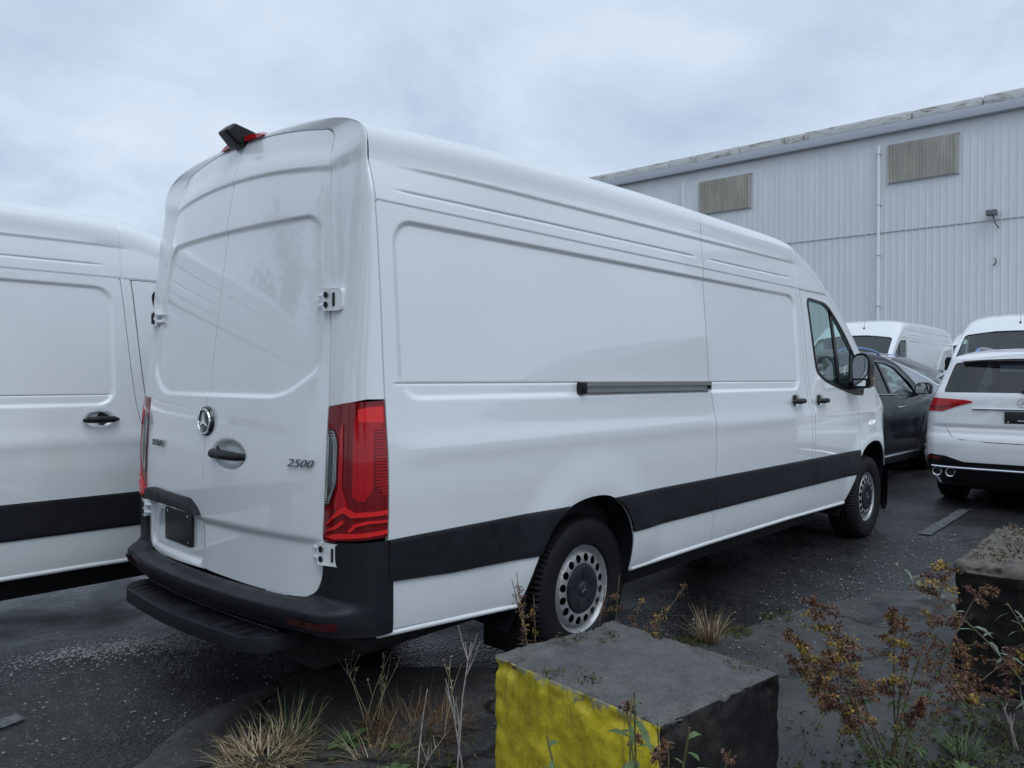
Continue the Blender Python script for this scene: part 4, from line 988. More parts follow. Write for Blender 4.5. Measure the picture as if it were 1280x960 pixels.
    WS = round_poly([(2.98, .12), (3.86, .10), (3.93, .5), (3.86, .90), (2.98, .88), (2.90, .5)], [.04, .03, .03, .03, .04, .03], 4)
    xs = list(np.arange(XC, 4.6, .03))+list(np.linspace(4.61, 4.93, 24))
    top = surf('roof', xs, ws, c_sec, paint, R, None, [WS], (0, 0, -.012))
    surf('windscreen', np.linspace(2.88, 3.96, 24), np.linspace(.08, .92, 30), lambda x, w: (c_sec(x, w)[0], c_sec(x, w)[1], c_sec(x, w)[2]-.006), 'glass_clear', top, WS)
    # rear cap
    t = np.linspace(0, 1, 46); yn = np.concatenate([-(1-(1-t[::-1])**2.2)[:0], np.sort(np.concatenate([-(1-(1-t)**2.4), (1-(1-t)**2.4)[1:]]))])
    RW = round_poly([(-.86, 1.262), (.86, 1.262), (.90, 1.585), (.60, 1.605), (-.60, 1.605), (-.90, 1.585)], [.03, .03, .03, .05, .05, .03], 5)
    LOWP = [(-1.01, .20), (1.01, .20), (1.01, .53), (.90, .585), (.74, .575), (.55, .52), (-.55, .52), (-.74, .575), (-.90, .585), (-1.01, .53)]
    zc_ = np.concatenate([np.arange(.22, 1.66, .014), np.linspace(1.665, 1.703, 10)])
    inw = lambda u, v: np.stack([.02+0*u, -.0*u, 0*u], -1)
    cap = surf('tailgate', yn, zc_, c_cap, paint, R, None, [RW, LOWP], inw); fixn(cap)
    dif = surf('rear_diffuser', yn, zc_, lambda a, b: (c_cap(a, b)[0]-.002, c_cap(a, b)[1], b), 'dark_trim', R, [(-1.01, .42), (-.93, .35), (-.60, .335), (-.48, .26), (.48, .26), (.60, .335), (.93, .35), (1.01, .42)]+LOWP[2:]); fixn(dif)
    rwg = surf('rear_window', yn, np.arange(1.25, 1.62, .02), lambda a, b: (c_cap(a, b)[0]+.008, c_cap(a, b)[1], b), 'glass_privacy', cap, RW); fixn(rwg)
    def rp(y, z, pr=0.):
        yn_ = y/float(c_halfw(z)); p = c_cap(np.array(yn_), np.array(float(z))); return (float(p[0])-pr, float(y), float(z))
    # tail lamps
    def rpatch(nm, poly, mat, par, pr, st=.02, vs=.012):
        us = [p[0] for p in poly]; vz = [p[1] for p in poly]
        q = surf(nm, np.arange(min(us), max(us)+st, st), np.arange(min(vz), max(vz)+vs, vs), lambda a, b: (c_cap(a, b)[0]-pr, c_cap(a, b)[1], b), mat, par, poly, (), (.03, 0, 0)); return fixn(q)
    for s in (1, -1):
        a = rpatch('tail_light', [(s*.48, 1.165), (s*.60, 1.185), (s*.985, 1.205), (s*.998, 1.14), (s*.998, 1.055), (s*.80, 1.055), (s*.62, 1.125)], 'lens_red', R, .008, .008)
        rpatch('lamp_band', [(s*.62, 1.138), (s*.80, 1.082), (s*.985, 1.082), (s*.985, 1.115), (s*.82, 1.116), (s*.64, 1.150)], 'lens_dark_red', a, .011, .008, .008)
        tg = [rp(s*y, z, .0015) for y, z in ((.74, 1.20), (.735, .98), (.72, .88), (.66, .79), (.56, .755), (.30, .740), (.0, .735))]
        V = []
        for x, y, z in tg: V += [(x, y, z+.004), (x, y, z-.004)]
        mk('tailgate_gap', V, [(2*k, 2*k+1, 2*k+3, 2*k+2) for k in range(len(tg)-1)], 'gap_black', cap, 0)
        rpatch('reflector', [(s*.80, .535), (s*.95, .538), (s*.95, .562), (s*.80, .556)], 'lens_dark_red', dif, .006, .02, .008)
        for ey in (.80, .66):
            e = lathe('exhaust_tip', [(.030, .02), (.038, -.028), (.050, -.032), (.053, -.022), (.053, .05)], 'chrome', R, 28, 'x', (rp(s*ey, .40)[0]-.006, s*ey, .400))
            lathe('exhaust_bore', [(.001, 0.), (.040, .0)], 'gap_black', e, 20, 'x', (rp(s*ey, .40)[0]-.006, s*ey, .400))
        tube('air_outlet', [rp(s*.962, .56, -.0), rp(s*.966, .66, .0), rp(s*.966, .76, .0)], [.004, .010, .004], 'gap_black', cap, 6)
        pts = []
        for x in np.linspace(.95, 2.85, 13):
            q = abs(x-1.9)/.95; y = .665-.04*q*q; pts.append((x, s*y, float(C_ZT(x))-.075+.085*(1-q**5)))
        ra = tube('roof_rail', pts[2:11], .016, 'aluminium' if chrome_tail else 'blue_film', R, 8)
        tube('rail_end', pts[0:3], [.012, .017, .0175], 'blue_film', ra, 8); tube('rail_end', pts[10:13], [.0175, .017, .012], 'blue_film', ra, 8)
    tube('bumper_trim', [rp(y, .452+.0*abs(y), .014) for y in np.linspace(-.86, .86, 15)], .012, 'chrome', dif, 6)
    # spoiler, wiper, badge, plate
    V = []; F = []
    for y in np.linspace(-.62, .62, 15):
        q = (y/.62)**2; V += [(.235+.07*q, y, 1.625-.02*q), (.245+.07*q, y, 1.645-.02*q), (.60, y*1.05, float(C_ZT(.62))-.012-.045*q), (.42+.03*q, y, 1.60-.01*q)]
    for j in range(14):
        for k in range(4): F.append((j*4+k, j*4+(k+1) % 4, (j+1)*4+(k+1) % 4, (j+1)*4+k))
    F += [(0, 1, 2, 3), tuple(56+q for q in (3, 2, 1, 0))]
    sp = fixn(mk('roof_spoiler', V, F, paint, R))
    tube('rear_wiper', [rp(.02, 1.275, .015), rp(-.20, 1.285, .022), rp(-.44, 1.297, .018)], [.018, .013, .008], 'dark_trim', cap, 6)
    xe = rp(0, 1.165)[0]-.006
    lathe('badge_ring', [(.044, .0), (.045, -.006), (.051, -.006), (.052, .0)], 'chrome', cap, 32, 'x', (xe, 0, 1.165))
    mk('badge_star', *join_data([prism_data([(0, 1.165), (.007*cos(a+1.1), 1.165+.007*sin(a+1.1)), (.045*cos(a), 1.165+.045*sin(a)), (.007*cos(a-1.1), 1.165+.007*sin(a-1.1))], 'x', xe-.006, xe) for a in (pi/2, pi/2+2*pi/3, pi/2-2*pi/3)]), 'chrome', cap, 0)
    tube('handle_strip', [rp(y, 1.092, .012) for y in np.linspace(-.46, .46, 9)], .011, 'chrome', cap, 6)
    px = rp(0, 1.01)[0]-.012
    pl = box('plate_holder', px, px+.014, -.165, .165, .945, 1.068, 'plate_black', cap, .003)
    box('plate_text_bar', px-.002, px+.002, -.045, .045, .971, .981, 'label_grey', cap, 0)
    for yy in (-.13, .13): lathe('plate_screw', [(.001, -.003), (.007, 0)], 'chrome', cap, 8, 'x', (px-.001, yy, .958))
    # underside, cabin
    V, F = join_data([box_data(.35, 4.75, -.55, .55, .20, .45), box_data(1.50, 3.55, -.90, .90, .24, .42), box_data(.25, .6, -.50, .50, .24, .5)]); mk('underbody', V, F, 'gap_black', R, 0)
    V, F = join_data([box_data(.62, 3.6, -.82, .82, .45, .90), box_data(3.5, 4.6, -.66, .66, .45, .95)]); mk('filler_core', V, F, 'gap_black', R, 0)
    for x0, yc in ((1.75, -.4), (1.75, .4), (2.6, -.4), (2.6, .4)):
        st = bevelled('seat', *prism_data([(x0, .85), (x0-.12, 1.32), (x0-.02, 1.35), (x0+.16, .92), (x0+.5, .95), (x0+.5, .85)], 'y', yc-.24, yc+.24), 'seat_fabric', R, .03)
        box('headrest', x0-.13, x0-.05, yc-.12, yc+.12, 1.34, 1.50, 'seat_fabric', st, .03)
    bevelled('dashboard', *box_data(3.25, 3.85, -.78, .78, .85, 1.10), 'interior_grey', R, .05)
    # front face
    prism('grille', round_poly([(-.50, .50), (.50, .50), (.44, .86), (-.44, .86)], .05, 4), 'x', 4.80, 4.945, 'dark_trim', R, .01)
    hl = prism('headlight', round_poly([(-.50, .74), (-.74, .72), (-.76, .86), (-.50, .83)], .03, 4), 'x', 4.55, 4.86, 'lens_clear', R, .02); side.append(hl)
    V = []
    F = []
    for j, y in enumerate(np.linspace(-.9, .9, 25)):
        xf = float(np.interp(abs(y), [0, .48, .70, .83, .91], [4.95, 4.94, 4.87, 4.72, 4.52]))
        for dz, dx in ((.20, -.08), (.30, -.005), (.46, .0), (.50, -.04)): V.append((xf+dx, y, dz))
    for j in range(24):
        for k in range(3): F.append((j*4+k, j*4+k+1, (j+1)*4+k+1, (j+1)*4+k))
    fixn(mk('front_bumper', V, F, 'black_plastic', R))
    for o in side: mirror_copy(o, R)
    return R
def place(o, x, y, rz=0.):
    o.location = (x, y, float(gz(x, y))); o.rotation_euler = (0, 0, rz)
wx, wy = 6.55, -.77
SUV = build_suv('sport_utility_vehicle', 'white sport utility vehicle seen from behind at the right edge', 'white_paint_suv', (wx, wy, float(gz(wx+2, wy))), 0)
SUV['category'] = 'car'; SUV.scale = (1.03, 1.03, 1.03)
def recolour(root, frm, to):
    cache = {}
    for o in [root]+list(root.children_recursive):
        if o.type == 'MESH' and any(m and m.name == frm for m in o.data.materials):
            k = o.data.name
            if k not in cache:
                d = o.data.copy()
                for i, m in enumerate(d.materials):
                    if m and m.name == frm: d.materials[i] = MATS[to]
                cache[k] = d
            o.data = cache[k]
dark = copy_tree(SUV); recolour(dark, 'white_paint_suv', 'navy_paint'); dark.location = (6.25, 2.07, .03)
tag(dark, 'dark navy sport utility vehicle behind the front of the white van', 'car')
for o in dark.children_recursive:
    if o.name.startswith('roof_rail'): o.data = o.data.copy(); o.data.materials[0] = MATS['blue_film']
silver = copy_tree(SUV); recolour(silver, 'white_paint_suv', 'silver_paint'); silver.location = (12.45, 5.12, .12); silver.rotation_euler = (0, 0, -pi/2)
tag(silver, 'silver car parked crosswise beyond the dark navy vehicle', 'car')

# ------------------------------------------------------------------ the other vans
tag(VAN, 'long white high-roof cargo van with red tail lights, seen from behind', 'van', 'white cargo vans')
v2 = copy_tree(VAN)
for o in [q for q in v2.children_recursive if q.name.startswith('aerial')]: bpy.data.objects.remove(o)
v2.location = (-3.95, 3.60, -.085)
tag(v2, 'white cargo van cut off by the left edge of the photo', 'van')
for (x, y, rz, lab) in ((19.2, 4.03, pi, 'white van facing the camera behind the dark navy vehicle'), (19.2, .92, pi, 'white van facing the camera behind the white sport utility vehicle'), (27.2, 3.0, pi, 'white van farthest back, glimpsed between the two front-facing vans')):
    v = copy_tree(VAN); v.location = (x, y, float(gz(x-2, y))); v.rotation_euler = (0, 0, rz); tag(v, lab, 'van')
# ------------------------------------------------------------------ concrete blocks
m_, nt_, b_ = base_mat('yellow_paint', (.40, .33, .02), .5)
v_ = tcoord(nt_); n_big = noise(nt_, v_, 5, 6, .7, .4); n_fine = noise(nt_, v_, 70, 3, .6); n_mid = noise(nt_, v_, 22, 4, .7)
c_ = ramp(nt_, n_big, [(.34, (.36, .29, .014)), (.62, (.70, .57, .028))])
c_ = mixc(nt_, .55, c_, ramp(nt_, n_mid, [(.3, g3(.45)), (.62, g3(1.15))]), 'MULTIPLY')
sx_ = nd(nt_, 'ShaderNodeSeparateXYZ'); nt_.links.new(v_, sx_.inputs[0])
st_ = nd(nt_, 'ShaderNodeMath', operation='MULTIPLY_ADD'); nt_.links.new(n_mid, st_.inputs[0]); st_.inputs[1].default_value = .16; nt_.links.new(sx_.outputs['Z'], st_.inputs[2])
chip = ramp(nt_, st_.outputs[0], [(.655, g3(0)), (.675, g3(1))])
drip = ramp(nt_, noise(nt_, tcoord(nt_, 'Object', (1, 14, 1.2)), 3, 4, .7), [(.55, g3(0)), (.72, g3(.7))])
c_ = mixc(nt_, mixc(nt_, 1., drip, ramp(nt_, sx_.outputs['Z'], [(.30, g3(0)), (.55, g3(1))]), 'MULTIPLY'), c_, (.055, .05, .03))
c_ = mixc(nt_, chip, c_, (.20, .19, .14))
nt_.links.new(c_, b_.inputs['Base Color'])
n1_ = bump(nt_, b_, n_mid, .5, .008); bump(nt_, b_, n_fine, .3, .003, n1_)
from mathutils import noise as mn
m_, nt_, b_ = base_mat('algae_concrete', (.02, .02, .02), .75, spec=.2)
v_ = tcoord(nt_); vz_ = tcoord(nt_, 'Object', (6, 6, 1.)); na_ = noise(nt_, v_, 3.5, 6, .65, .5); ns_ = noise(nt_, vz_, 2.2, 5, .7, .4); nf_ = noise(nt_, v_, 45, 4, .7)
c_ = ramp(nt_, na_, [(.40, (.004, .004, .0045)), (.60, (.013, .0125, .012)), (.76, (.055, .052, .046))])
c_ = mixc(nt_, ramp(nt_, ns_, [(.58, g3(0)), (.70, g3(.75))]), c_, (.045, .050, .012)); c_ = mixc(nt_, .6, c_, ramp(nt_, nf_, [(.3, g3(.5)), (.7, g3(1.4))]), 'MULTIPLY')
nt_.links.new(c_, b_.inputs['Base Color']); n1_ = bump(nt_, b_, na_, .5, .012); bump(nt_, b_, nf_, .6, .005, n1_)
def rough_block(name, sx, sy, sz, loc, rz, mats, pick, amp, label, seed, bev=.03, cuts=28):
    bm = bmesh.new(); bmesh.ops.create_cube(bm, size=1.)
    for v in bm.verts: v.co = Vector((v.co.x*sx, v.co.y*sy, (v.co.z+.5)*sz))
    bmesh.ops.bevel(bm, geom=list(bm.edges), offset=bev, segments=2, profile=.5, affect='EDGES')
    bmesh.ops.subdivide_edges(bm, edges=[e for e in bm.edges if e.calc_length() > .1], cuts=cuts, use_grid_fill=True)
    bm.normal_update()
    so = Vector((seed*3.1, seed*1.7, seed*.9))
    for v in bm.verts:
        p = v.co+so; ed = sum(1 for a, h in ((abs(v.co.x), sx/2), (abs(v.co.y), sy/2), (abs(v.co.z-sz/2), sz/2)) if a > h-.045)
        k = amp*(mn.fractal(p*4, 1., 2., 4)*.7+mn.fractal(p*16, 1., 2., 3)*.35)
        if ed >= 2: k -= amp*(3.0 if v.co.z > sz-.05 else .9)*max(0, mn.fractal(p*14, 1., 2., 4)+.06)
        v.co += v.normal*k
    for f in bm.faces: f.material_index = pick(f.normal, f.calc_center_median()); f.smooth = True
    me = bpy.data.meshes.new(name); bm.to_mesh(me); bm.free()
    for q in mats: me.materials.append(MATS[q])
    o = bpy.data.objects.new(name, me); COL.objects.link(o); o.location = loc; o.rotation_euler = (0, 0, rz); tag(o, label, 'concrete block'); return o
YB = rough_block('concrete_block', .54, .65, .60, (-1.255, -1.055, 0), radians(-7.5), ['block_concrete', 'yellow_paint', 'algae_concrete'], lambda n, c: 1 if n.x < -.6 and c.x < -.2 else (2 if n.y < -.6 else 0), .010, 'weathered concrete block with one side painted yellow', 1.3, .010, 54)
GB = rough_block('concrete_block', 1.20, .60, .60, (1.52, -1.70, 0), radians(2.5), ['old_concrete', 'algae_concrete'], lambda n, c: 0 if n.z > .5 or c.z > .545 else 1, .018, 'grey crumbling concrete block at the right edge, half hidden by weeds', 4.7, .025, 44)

# ------------------------------------------------------------------ vegetation
def m_leaf(name, a, b, rough=.6, sc=30):
    m, nt, bb = base_mat(name, a, rough); nt.links.new(ramp(nt, noise(nt, tcoord(nt), sc, 3, .6), [(.35, a), (.65, b)]), bb.inputs['Base Color']); return m
m_leaf('dry_straw', (.30, .245, .14), (.46, .39, .25)); m_leaf('red_straw', (.10, .055, .03), (.20, .12, .065))
m_leaf('pale_twig', (.30, .27, .24), (.46, .43, .40)); m_leaf('stem_brown', (.075, .05, .03), (.15, .11, .065)); m_leaf('stem_olive', (.07, .07, .025), (.14, .13, .05))
m_leaf('flower_brown', (.095, .042, .022), (.18, .085, .042)); m_leaf('flower_maroon', (.070, .028, .020), (.13, .055, .038)); m_leaf('flower_gold', (.22, .14, .025), (.36, .24, .05))
m_leaf('leaf_green', (.045, .085, .025), (.085, .13, .04)); m_leaf('leaf_grey', (.075, .10, .075), (.15, .18, .14)); m_leaf('leaf_dark', (.025, .045, .02), (.05, .075, .03)); m_leaf('moss', (.035, .050, .012), (.075, .085, .022), .9, 60)
m_leaf('tree_leaf', (.025, .045, .02), (.05, .08, .03))
def stem_poly(a, d, L, bend, n=6, rg=random):
    p = np.array(a, float); d = np.array(d, float); d /= np.linalg.norm(d); pts = [p.copy()]; b = np.array(bend, float)
    for k in range(n):
        d = d+b/n+np.array([rg.uniform(-.05, .05), rg.uniform(-.05, .05), rg.uniform(-.03, .03)]); d /= np.linalg.norm(d); p = p+d*L/n; pts.append(p.copy())
    return pts
def leaf_quad(p, d, L, w, droop=.3, rg=random):
    d = np.array(d, float); d /= np.linalg.norm(d)+1e-9; s = np.cross(d, [0, 0, 1.]); ns = np.linalg.norm(s); s = s/ns if ns > 1e-3 else np.array([1., 0, 0])
    s = s+np.array([0, 0, rg.uniform(-.4, .4)]); p = np.array(p, float); V = [p]; F = []
    for k, ww in ((.25, .8), (.6, 1.), (1., .0)):
        q = p+d*L*k+np.array([0, 0, -droop*L*k*k])
        if ww > 0: V += [q-s*w*ww*.5, q+s*w*ww*.5]
        else: V.append(q)
    return V, [(0, 2, 1), (1, 2, 4, 3), (3, 4, 5)]
def tri_bits(c, r, n, size, rg, squash=.8):
    V = []; F = []
    for k in range(n):
        while True:
            q = np.array([rg.uniform(-1, 1) for _ in range(3)])
            if np.linalg.norm(q) < 1: break
        p = np.array(c)+q*r*np.array([1, 1, squash]); a = np.array([rg.gauss(0, 1) for _ in range(3)]); a /= np.linalg.norm(a); b = np.cross(a, [rg.gauss(0, 1) for _ in range(3)]); b /= np.linalg.norm(b)+1e-9
        s = size*rg.uniform(.6, 1.4); i = len(V); V += [p, p+a*s, p+a*s*.5+b*s*.6, p-a*s*.3+b*s*.4]; F.append((i, i+1, i+2, i+3))
    return V, F
def goldenrod(label, base, stems, seed, flower=('flower_brown', 'flower_gold', 'flower_maroon'), stem='stem_brown', leaf='leaf_green', dens=1., leaves=True, cat='weed', fsize=.0095):
    """stems = list of (azimuth deg, lean, length, plume size)"""
    rg = random.Random(seed); bx, by = base; bz = float(gz(bx, by)); R = thing('goldenrod_plant', label, cat, (bx, by, bz)); lf = []
    fl = {f: [] for f in flower}
    for az, lean, L, pl in stems:
        a = radians(az); d = (cos(a)*lean, sin(a)*lean, 1); off = (rg.uniform(-.03, .03), rg.uniform(-.03, .03), 0)
        pts = stem_poly(off, d, L, (cos(a)*.25*lean, sin(a)*.25*lean, -.15*lean), 9, rg)
        mk('stem', *tube_data(pts, list(np.linspace(.0042, .0016, len(pts))), 5), stem, R)
        tw = []
        for k in range(int(8+pl*75)):
            t = rg.uniform(.45, 1.0); i = min(int(t*9), 8); p = pts[i]+(pts[i+1]-pts[i])*(t*9-i); b = rg.uniform(0, 2*pi); l = pl*rg.uniform(.35, 1.)*(1.25-t)*1.5
            q = stem_poly(p, (cos(b), sin(b), rg.uniform(.1, .9)), l, (0, 0, -.7), 4, rg); tw.append(tube_data(q, [.0016, .0013, .0011, .0009, .0008], 3))
            f = rg.choices(flower, [.46, .22, .32])[0]
            for j in range(1, 5): fl[f].append(tri_bits(q[j], .016, int(11*dens), fsize, rg))
        if tw: tag(mk('twigs', *join_data(tw), stem, R, 0), kind='stuff')
        if leaves:
            for k in range(int(L*60)):
                t = rg.uniform(.12, .7); i = min(int(t*9), 8); p = pts[i]; b = rg.uniform(0, 2*pi); lf.append(leaf_quad(p, (cos(b), sin(b), rg.uniform(-.1, .6)), rg.uniform(.02, .05), rg.uniform(.005, .010), .5, rg))
    for f, g in fl.items():
        if g: tag(mk('flower_heads', *join_data(g), f, R, 0), kind='stuff')
    if lf: tag(mk('leaves', *join_data(lf), leaf, R, 0), kind='stuff')
    return R
def px_dirs(): pass
# right foreground: big dried goldenrod
goldenrod('large dried goldenrod with brown and yellow seed heads in the right foreground', (-.20, -1.47), [(150, .55, .62, .12), (135, .42, .72, .16), (115, .25, .66, .11), (142, .68, .70, .13), (125, .55, .60, .11), (20, .10, .60, .06), (-25, .22, .80, .20), (-45, .40, .78, .20), (-60, .62, .66, .14), (165, .75, .52, .09), (-100, .35, .40, .06), (95, .75, .55, .08), (-20, .05, .62, .12)], 11, dens=1.25)
goldenrod('small brown goldenrod low in front of the grey block', (.42, -1.63), [(60, .3, .34, .07), (-40, .3, .30, .06), (170, .5, .30, .06)], 12, ('flower_maroon', 'flower_brown', 'flower_gold'), dens=1.)
# by the rear wheel, behind the yellow block
goldenrod('thin brown weed growing in front of the rear tyre', (-.80, -.32), [(110, .12, .66, .06), (40, .15, .56, .05), (150, .2, .66, .04)], 21, dens=.6, leaf='leaf_grey', fsize=.006)
goldenrod('brown seed-headed weed leaning past the rear wheel rim', (-.70, -.50), [(-20, .25, .66, .07), (-38, .45, .72, .09), (10, .12, .62, .06), (-50, .30, .60, .06)], 22, dens=.8, leaf='leaf_grey', fsize=.006)
# in front of the block
goldenrod('dark dried weed against the corner of the yellow block', (-1.80, -1.50), [(-30, .08, .70, .06), (-10, .10, .74, .07), (60, .06, .68, .05), (-60, .14, .70, .06), (20, .12, .70, .06)], 31, ('flower_maroon', 'flower_brown', 'flower_maroon'), 'stem_olive', 'leaf_dark', .9)
def lance_plant(label, base, stems, seed, leaf='leaf_green', stem='stem_olive', Ll=(.07, .13), wl=(.010, .018), n=26):
    rg = random.Random(seed); bx, by = base; R = thing('leafy_weed', label, 'weed', (bx, by, float(gz(bx, by))))
    for az, lean, L in stems:
        a = radians(az); pts = stem_poly((rg.uniform(-.02, .02), rg.uniform(-.02, .02), 0), (cos(a)*lean, sin(a)*lean, 1), L, (cos(a)*.5*lean, sin(a)*.5*lean, -.3*lean), 9, rg); mk('stem', *tube_data(pts, list(np.linspace(.005, .002, len(pts))), 5), stem, R)
        for k in range(n):
            t = .25+.75*k/n; i = min(int(t*9), 8); p = pts[i]+(pts[i+1]-pts[i])*(t*9-i); b = k*2.4+rg.uniform(-.4, .4)
            mk('leaf', *leaf_quad(p, (cos(b), sin(b), rg.uniform(.1, .7)), rg.uniform(*Ll)*(1.15-.5*t), rg.uniform(*wl), rg.uniform(.3, 1.0), rg), leaf, R, 0)
    return R
lance_plant('green leafy weed at the foot of the yellow block', (-1.92, -1.47), [(-20, .10, .80), (60, .10, .76), (-70, .12, .78), (120, .14, .72)], 41, 'leaf_green', 'stem_olive', (.06, .11), (.010, .017), 22)
lance_plant('pale drooping weed with narrow leaves leaning over the grey block', (.38, -1.98), [(105, .62, .98), (95, .35, .62), (70, .2, .5)], 42, 'leaf_grey', 'stem_olive', (.08, .15), (.009, .016), 30)
def tuft(label, base, r, h, n, seed, mats=('dry_straw',), spread=1., w=.0028, name='grass_tuft', cat='grass'):
    rg = random.Random(seed); bx, by = base; R = thing(name, label, cat, (bx, by, float(gz(bx, by)))); acc = {m: [] for m in mats}
    for k in range(n):
        a = rg.uniform(0, 2*pi); q = r*math.sqrt(rg.random()); p = np.array([cos(a)*q, sin(a)*q, 0]); b = a+rg.uniform(-.9, .9); le = spread*rg.uniform(.15, 1.1); L = h*rg.uniform(.5, 1.15)
        d = np.array([cos(b)*le, sin(b)*le, 1.]); d /= np.linalg.norm(d); s = np.cross(d, [0, 0, 1.]); s /= np.linalg.norm(s)+1e-9; V = []; ww = w*rg.uniform(.6, 1.3)
        for j in range(5):
            V += [p-s*ww*(1-j/4.4), p+s*ww*(1-j/4.4)]; d = d+np.array([cos(b)*.16*le, sin(b)*.16*le, -.13*le]); d /= np.linalg.norm(d); p = p+d*L/4
        acc[rg.choice(mats)].append((V, [(2*j, 2*j+1, 2*j+3, 2*j+2) for j in range(4)]))
    for m, g in acc.items():
        if g: tag(mk('grass_blades', *join_data(g), m, R, 0), kind='stuff')
    return R
tuft('straw-coloured grass tuft on the apron behind the van', (-1.66, .34), .14, .135, 620, 51, ('dry_straw', 'dry_straw', 'red_straw'), 2.0)
tuft('green and straw grass blades beside the straw tuft', (-1.50, .40), .10, .19, 110, 52, ('leaf_green', 'dry_straw', 'stem_olive'), .8, .0022)
tuft('reddish matted grass under the rear corner of the van', (-1.10, .10), .20, .16, 420, 53, ('red_straw', 'red_straw', 'stem_brown'), 1.8, .0024)
tuft('reddish grass tuft on the apron edge beyond the yellow block', (.70, -.27), .05, .20, 150, 54, ('red_straw', 'dry_straw'), .7)
tuft('small brown grass sprig nearer the rear wheel', (.40, -.10), .05, .12, 50, 55, ('red_straw',), .8)
tuft('short green grass at the foot of the goldenrod', (.16, -1.62), .06, .11, 80, 56, ('leaf_green',), .9, .004)
def forbs(label, base, n, L, seed, mat='leaf_green'):
    rg = random.Random(seed); bx, by = base; R = thing('rosette_weed', label, 'weed', (bx, by, float(gz(bx, by))+.004))
    for k in range(n):
        a = 2*pi*k/n+rg.uniform(-.3, .3); mk('leaf', *leaf_quad((0, 0, .005), (cos(a), sin(a), rg.uniform(.3, 1.0)), L*rg.uniform(.6, 1.1), L*rg.uniform(.20, .32), .45, rg), mat, R, 0)
    return R
forbs('bright green dandelion rosette in the bottom centre foreground', (-1.42, -.14), 13, .11, 61)
forbs('green weed rosette behind the straw tuft', (-1.36, .20), 15, .12, 62); forbs('small green seedling among the reddish grass', (-1.26, .02), 8, .06, 63)
forbs('low green rosette beside the goldenrod', (.02, -1.66), 12, .09, 64)
def twig_plant(label, base, seed, h, mat='pale_twig', n=3, heads=False, k0=6, tilt=.25, rad=.0028):
    rg = random.Random(seed); bx, by = base; R = thing('dry_stalk', label, 'weed', (bx, by, float(gz(bx, by))))
    for s in range(n):
        a = rg.uniform(0, 2*pi); le = tilt*rg.uniform(.2, 1.); L = h*rg.uniform(.7, 1.05); pts = stem_poly((rg.uniform(-.05, .05), rg.uniform(-.05, .05), 0), (cos(a)*le, sin(a)*le, 1), L, (cos(a)*.2, sin(a)*.2, 0), 8, rg)
        g = [tube_data(pts, list(np.linspace(rad, rad*.35, 9)), 5)]
        for k in range(k0):
            i = rg.randint(3, 7); b = rg.uniform(0, 2*pi); q = stem_poly(pts[i], (cos(b)*.45, sin(b)*.45, 1), L*rg.uniform(.12, .32), (0, 0, .3), 4, rg); g.append(tube_data(q, list(np.linspace(rad*.6, rad*.25, 5)), 4))
            if heads: g.append(tri_bits(q[-1], .006, 5, .007, rg))
        tag(mk('stem', *join_data(g), mat, R, 0), kind='stuff')
    return R
twig_plant('bare pale forked stalk left of the yellow block', (-1.27, -.33), 71, .50, n=2, k0=8, tilt=.25, rad=.0036)
twig_plant('low pale twigs at the foot of the yellow block', (-1.36, -.22), 72, .30, n=2, k0=4, tilt=.5)
twig_plant('thin seed-headed stalks under the van bumper', (-1.20, .30), 73, .36, 'dry_straw', 5, True, 4, .55, .0018)
twig_plant('tall thin stalk with seed heads at the rear sill', (-1.04, -.02), 74, .42, 'dry_straw', 2, True, 3, .2, .002)
twig_plant('pale dry twigs low at the right edge', (.35, -1.78), 75, .26, 'pale_twig', 3, False, 5, .6)
# moss, gravel and litter
def scatter_stuff(name, label, pts, size, mat, seed, kind='bits', squash=.5):
    rg = random.Random(seed); g = []
    for (x, y, z) in pts:
        s = size*rg.uniform(.4, 1.5)
        if kind == 'stone':
            V = [(x+s*a*rg.uniform(.7, 1.2), y+s*b*rg.uniform(.7, 1.2), z+s*c*.6) for a, b, c in ((1, 0, 0), (0, 1, 0), (-1, 0, 0), (0, -1, 0), (0, 0, 1))]; g.append((V, [(0, 1, 4), (1, 2, 4), (2, 3, 4), (3, 0, 4)]))
        else: g.append(tri_bits((x, y, z), .02, 5, size, rg, squash))
    o = mk(name, *join_data(g), mat, None, 0); tag(o, label, None, None, 'stuff'); return o
rg = random.Random(5); base_mat('gravel_stone', (.20, .205, .205), .8)
P_ = []
for k in range(1500):
    t = rg.random()**.8; x = -1.85+.85*t+rg.gauss(0, .14); y = 2.32-.62*t+rg.gauss(0, .10)
    if y < 2.75: P_.append((x, y, float(gz(x, y))+.002))
for k in range(420):
    x = rg.uniform(-3.2, -.9); y = rg.uniform(.9, 2.3); P_.append((x, y, float(gz(x, y))+.002))
for k in range(500):
    x = rg.uniform(.6, 5.); y = rg.gauss(-.5, .25); P_.append((x, y, float(gz(x, y))+.010))
scatter_stuff('gravel', 'loose pale gravel scattered on the asphalt', P_, .0068, 'gravel_stone', 6, 'stone')
P_ = []
for cx, cy, r, n in ((.60, -.20, .10, 70), (.95, -.30, .10, 60), (.30, -.05, .08, 30), (1.4, -.36, .12, 40), (-.05, -1.50, .35, 260), (.40, -1.70, .30, 220), (-.5, -1.55, .30, 160), (-1.3, -.2, .2, 50), (-1.5, .3, .25, 60), (-1.35, -.55, .08, 40)):
    for k in range(n): x, y = cx+rg.gauss(0, r*.6), cy+rg.gauss(0, r*.5); P_.append((x, y, float(gz(x, y))+.014))
scatter_stuff('moss', 'dark moss and leaf litter in the cracks of the apron', P_, .012, 'moss', 8)
cr_, sr_ = cos(radians(-7.5)), sin(radians(-7.5)); P_ = []
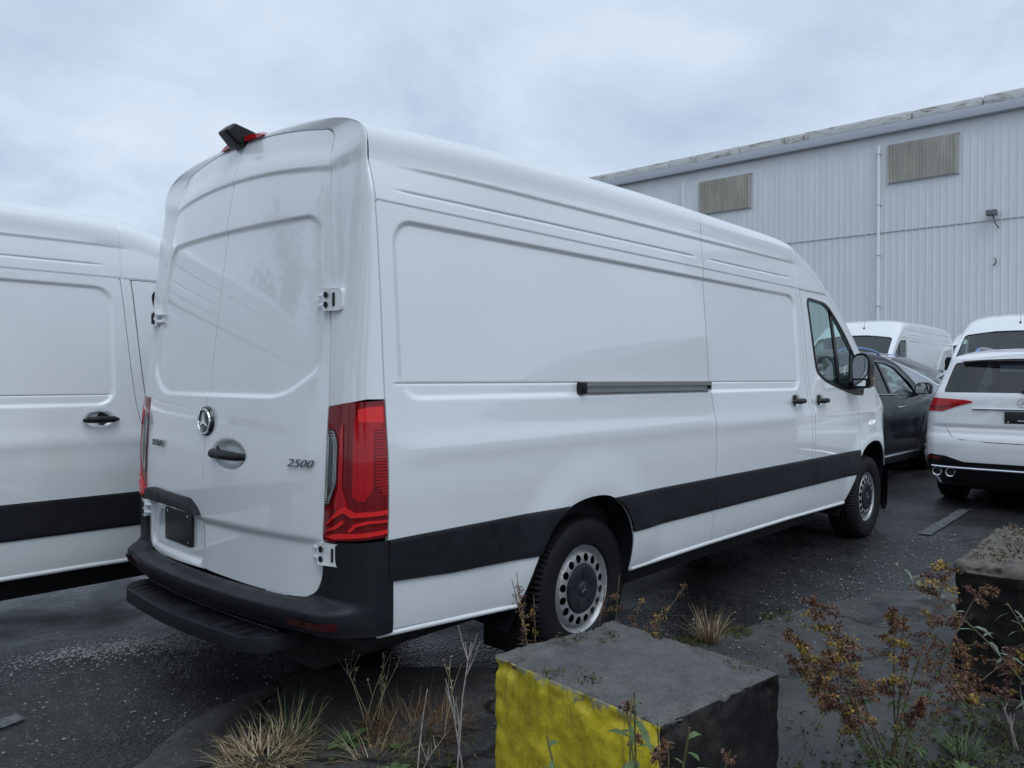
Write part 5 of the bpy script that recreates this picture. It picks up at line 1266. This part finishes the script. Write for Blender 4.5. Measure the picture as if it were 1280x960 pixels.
for lx, ly, r, n in ((-.20, -.02, .02, 10), (.05, .24, .03, 14), (.14, .22, .02, 9), (-.02, .27, .02, 10), (-.24, .10, .02, 10), (.22, -.22, .02, 8)):
    for k in range(n):
        a, b = lx+rg.gauss(0, r), ly+rg.gauss(0, r); P_.append((-1.255+a*cr_-b*sr_, -1.055+a*sr_+b*cr_, .606))
scatter_stuff('moss', 'tiny moss cushions on top of the yellow-sided block', P_, .008, 'moss', 9)
P_ = []
for k in range(300): P_.append((rg.uniform(.98, 2.05), rg.uniform(-1.95, -1.45), .612+rg.uniform(0, .012)))
scatter_stuff('moss', 'brown moss and crumbs on top of the grey block', P_, .012, 'stem_brown', 10)

P_ = []
for k in range(420):
    x, y = rg.uniform(-1.9, 1.2), rg.uniform(-1.9, .9)
    if in_poly(ap, np.array([x]), np.array([y]))[0]: P_.append((x, y, float(gz(x, y))+.014))
scatter_stuff('leaf_litter', 'brown leaf litter and twigs on the concrete apron', P_, .011, 'stem_brown', 14, 'bits', .3)
tuft('wispy straw grass in the apron crack left of the pale stalk', (-1.38, .02), .12, .20, 120, 57, ('dry_straw', 'stem_olive', 'red_straw'), 1.6, .0018)
tuft('thin green grass against the yellow paint', (-1.50, -.66), .05, .16, 50, 58, ('stem_olive', 'leaf_green'), 1.0, .002)
# trees behind the photographer (they only show as reflections in the rear doors)
def tree(label, x, y, h, seed):
    rg = random.Random(seed); R = thing('tree', label, 'tree', (x, y, 0), 0, 'trees behind the camera'); tr = stem_poly((0, 0, 0), (rg.uniform(-.05, .05), rg.uniform(-.05, .05), 1), h*.75, (0, 0, 0), 6, rg); g = [tube_data(tr, list(np.linspace(.18, .05, 7)), 8)]
    cl = []
    for k in range(16):
        i = rg.randint(2, 6); a = rg.uniform(0, 2*pi); q = stem_poly(tr[i], (cos(a), sin(a), .6), h*.28*rg.uniform(.6, 1.1), (0, 0, .2), 4, rg); g.append(tube_data(q, [.05, .04, .03, .02, .012], 5)); cl += [q[2], q[3], q[4]]
    mk('trunk', *join_data(g), 'stem_brown', R); lv = [tri_bits(c, h*.10, 55, .20, rg) for c in cl]; tag(mk('crown', *join_data(lv), 'tree_leaf', R, 0), kind='stuff'); return R
for k, (x, y, h, l) in enumerate(((-11.5, -7, 9.5, 'tall tree behind the camera nearest the shed'), (-12.5, -2, 8, 'shorter tree second from the shed'), (-11.5, 2.5, 11, 'tallest tree in the row behind the camera'), (-13, 7.5, 9.5, 'tree fourth along the row behind the camera'), (-12, 12.5, 9, 'last tree of the row behind the camera'))): tree(l, x, y, h, 80+k)
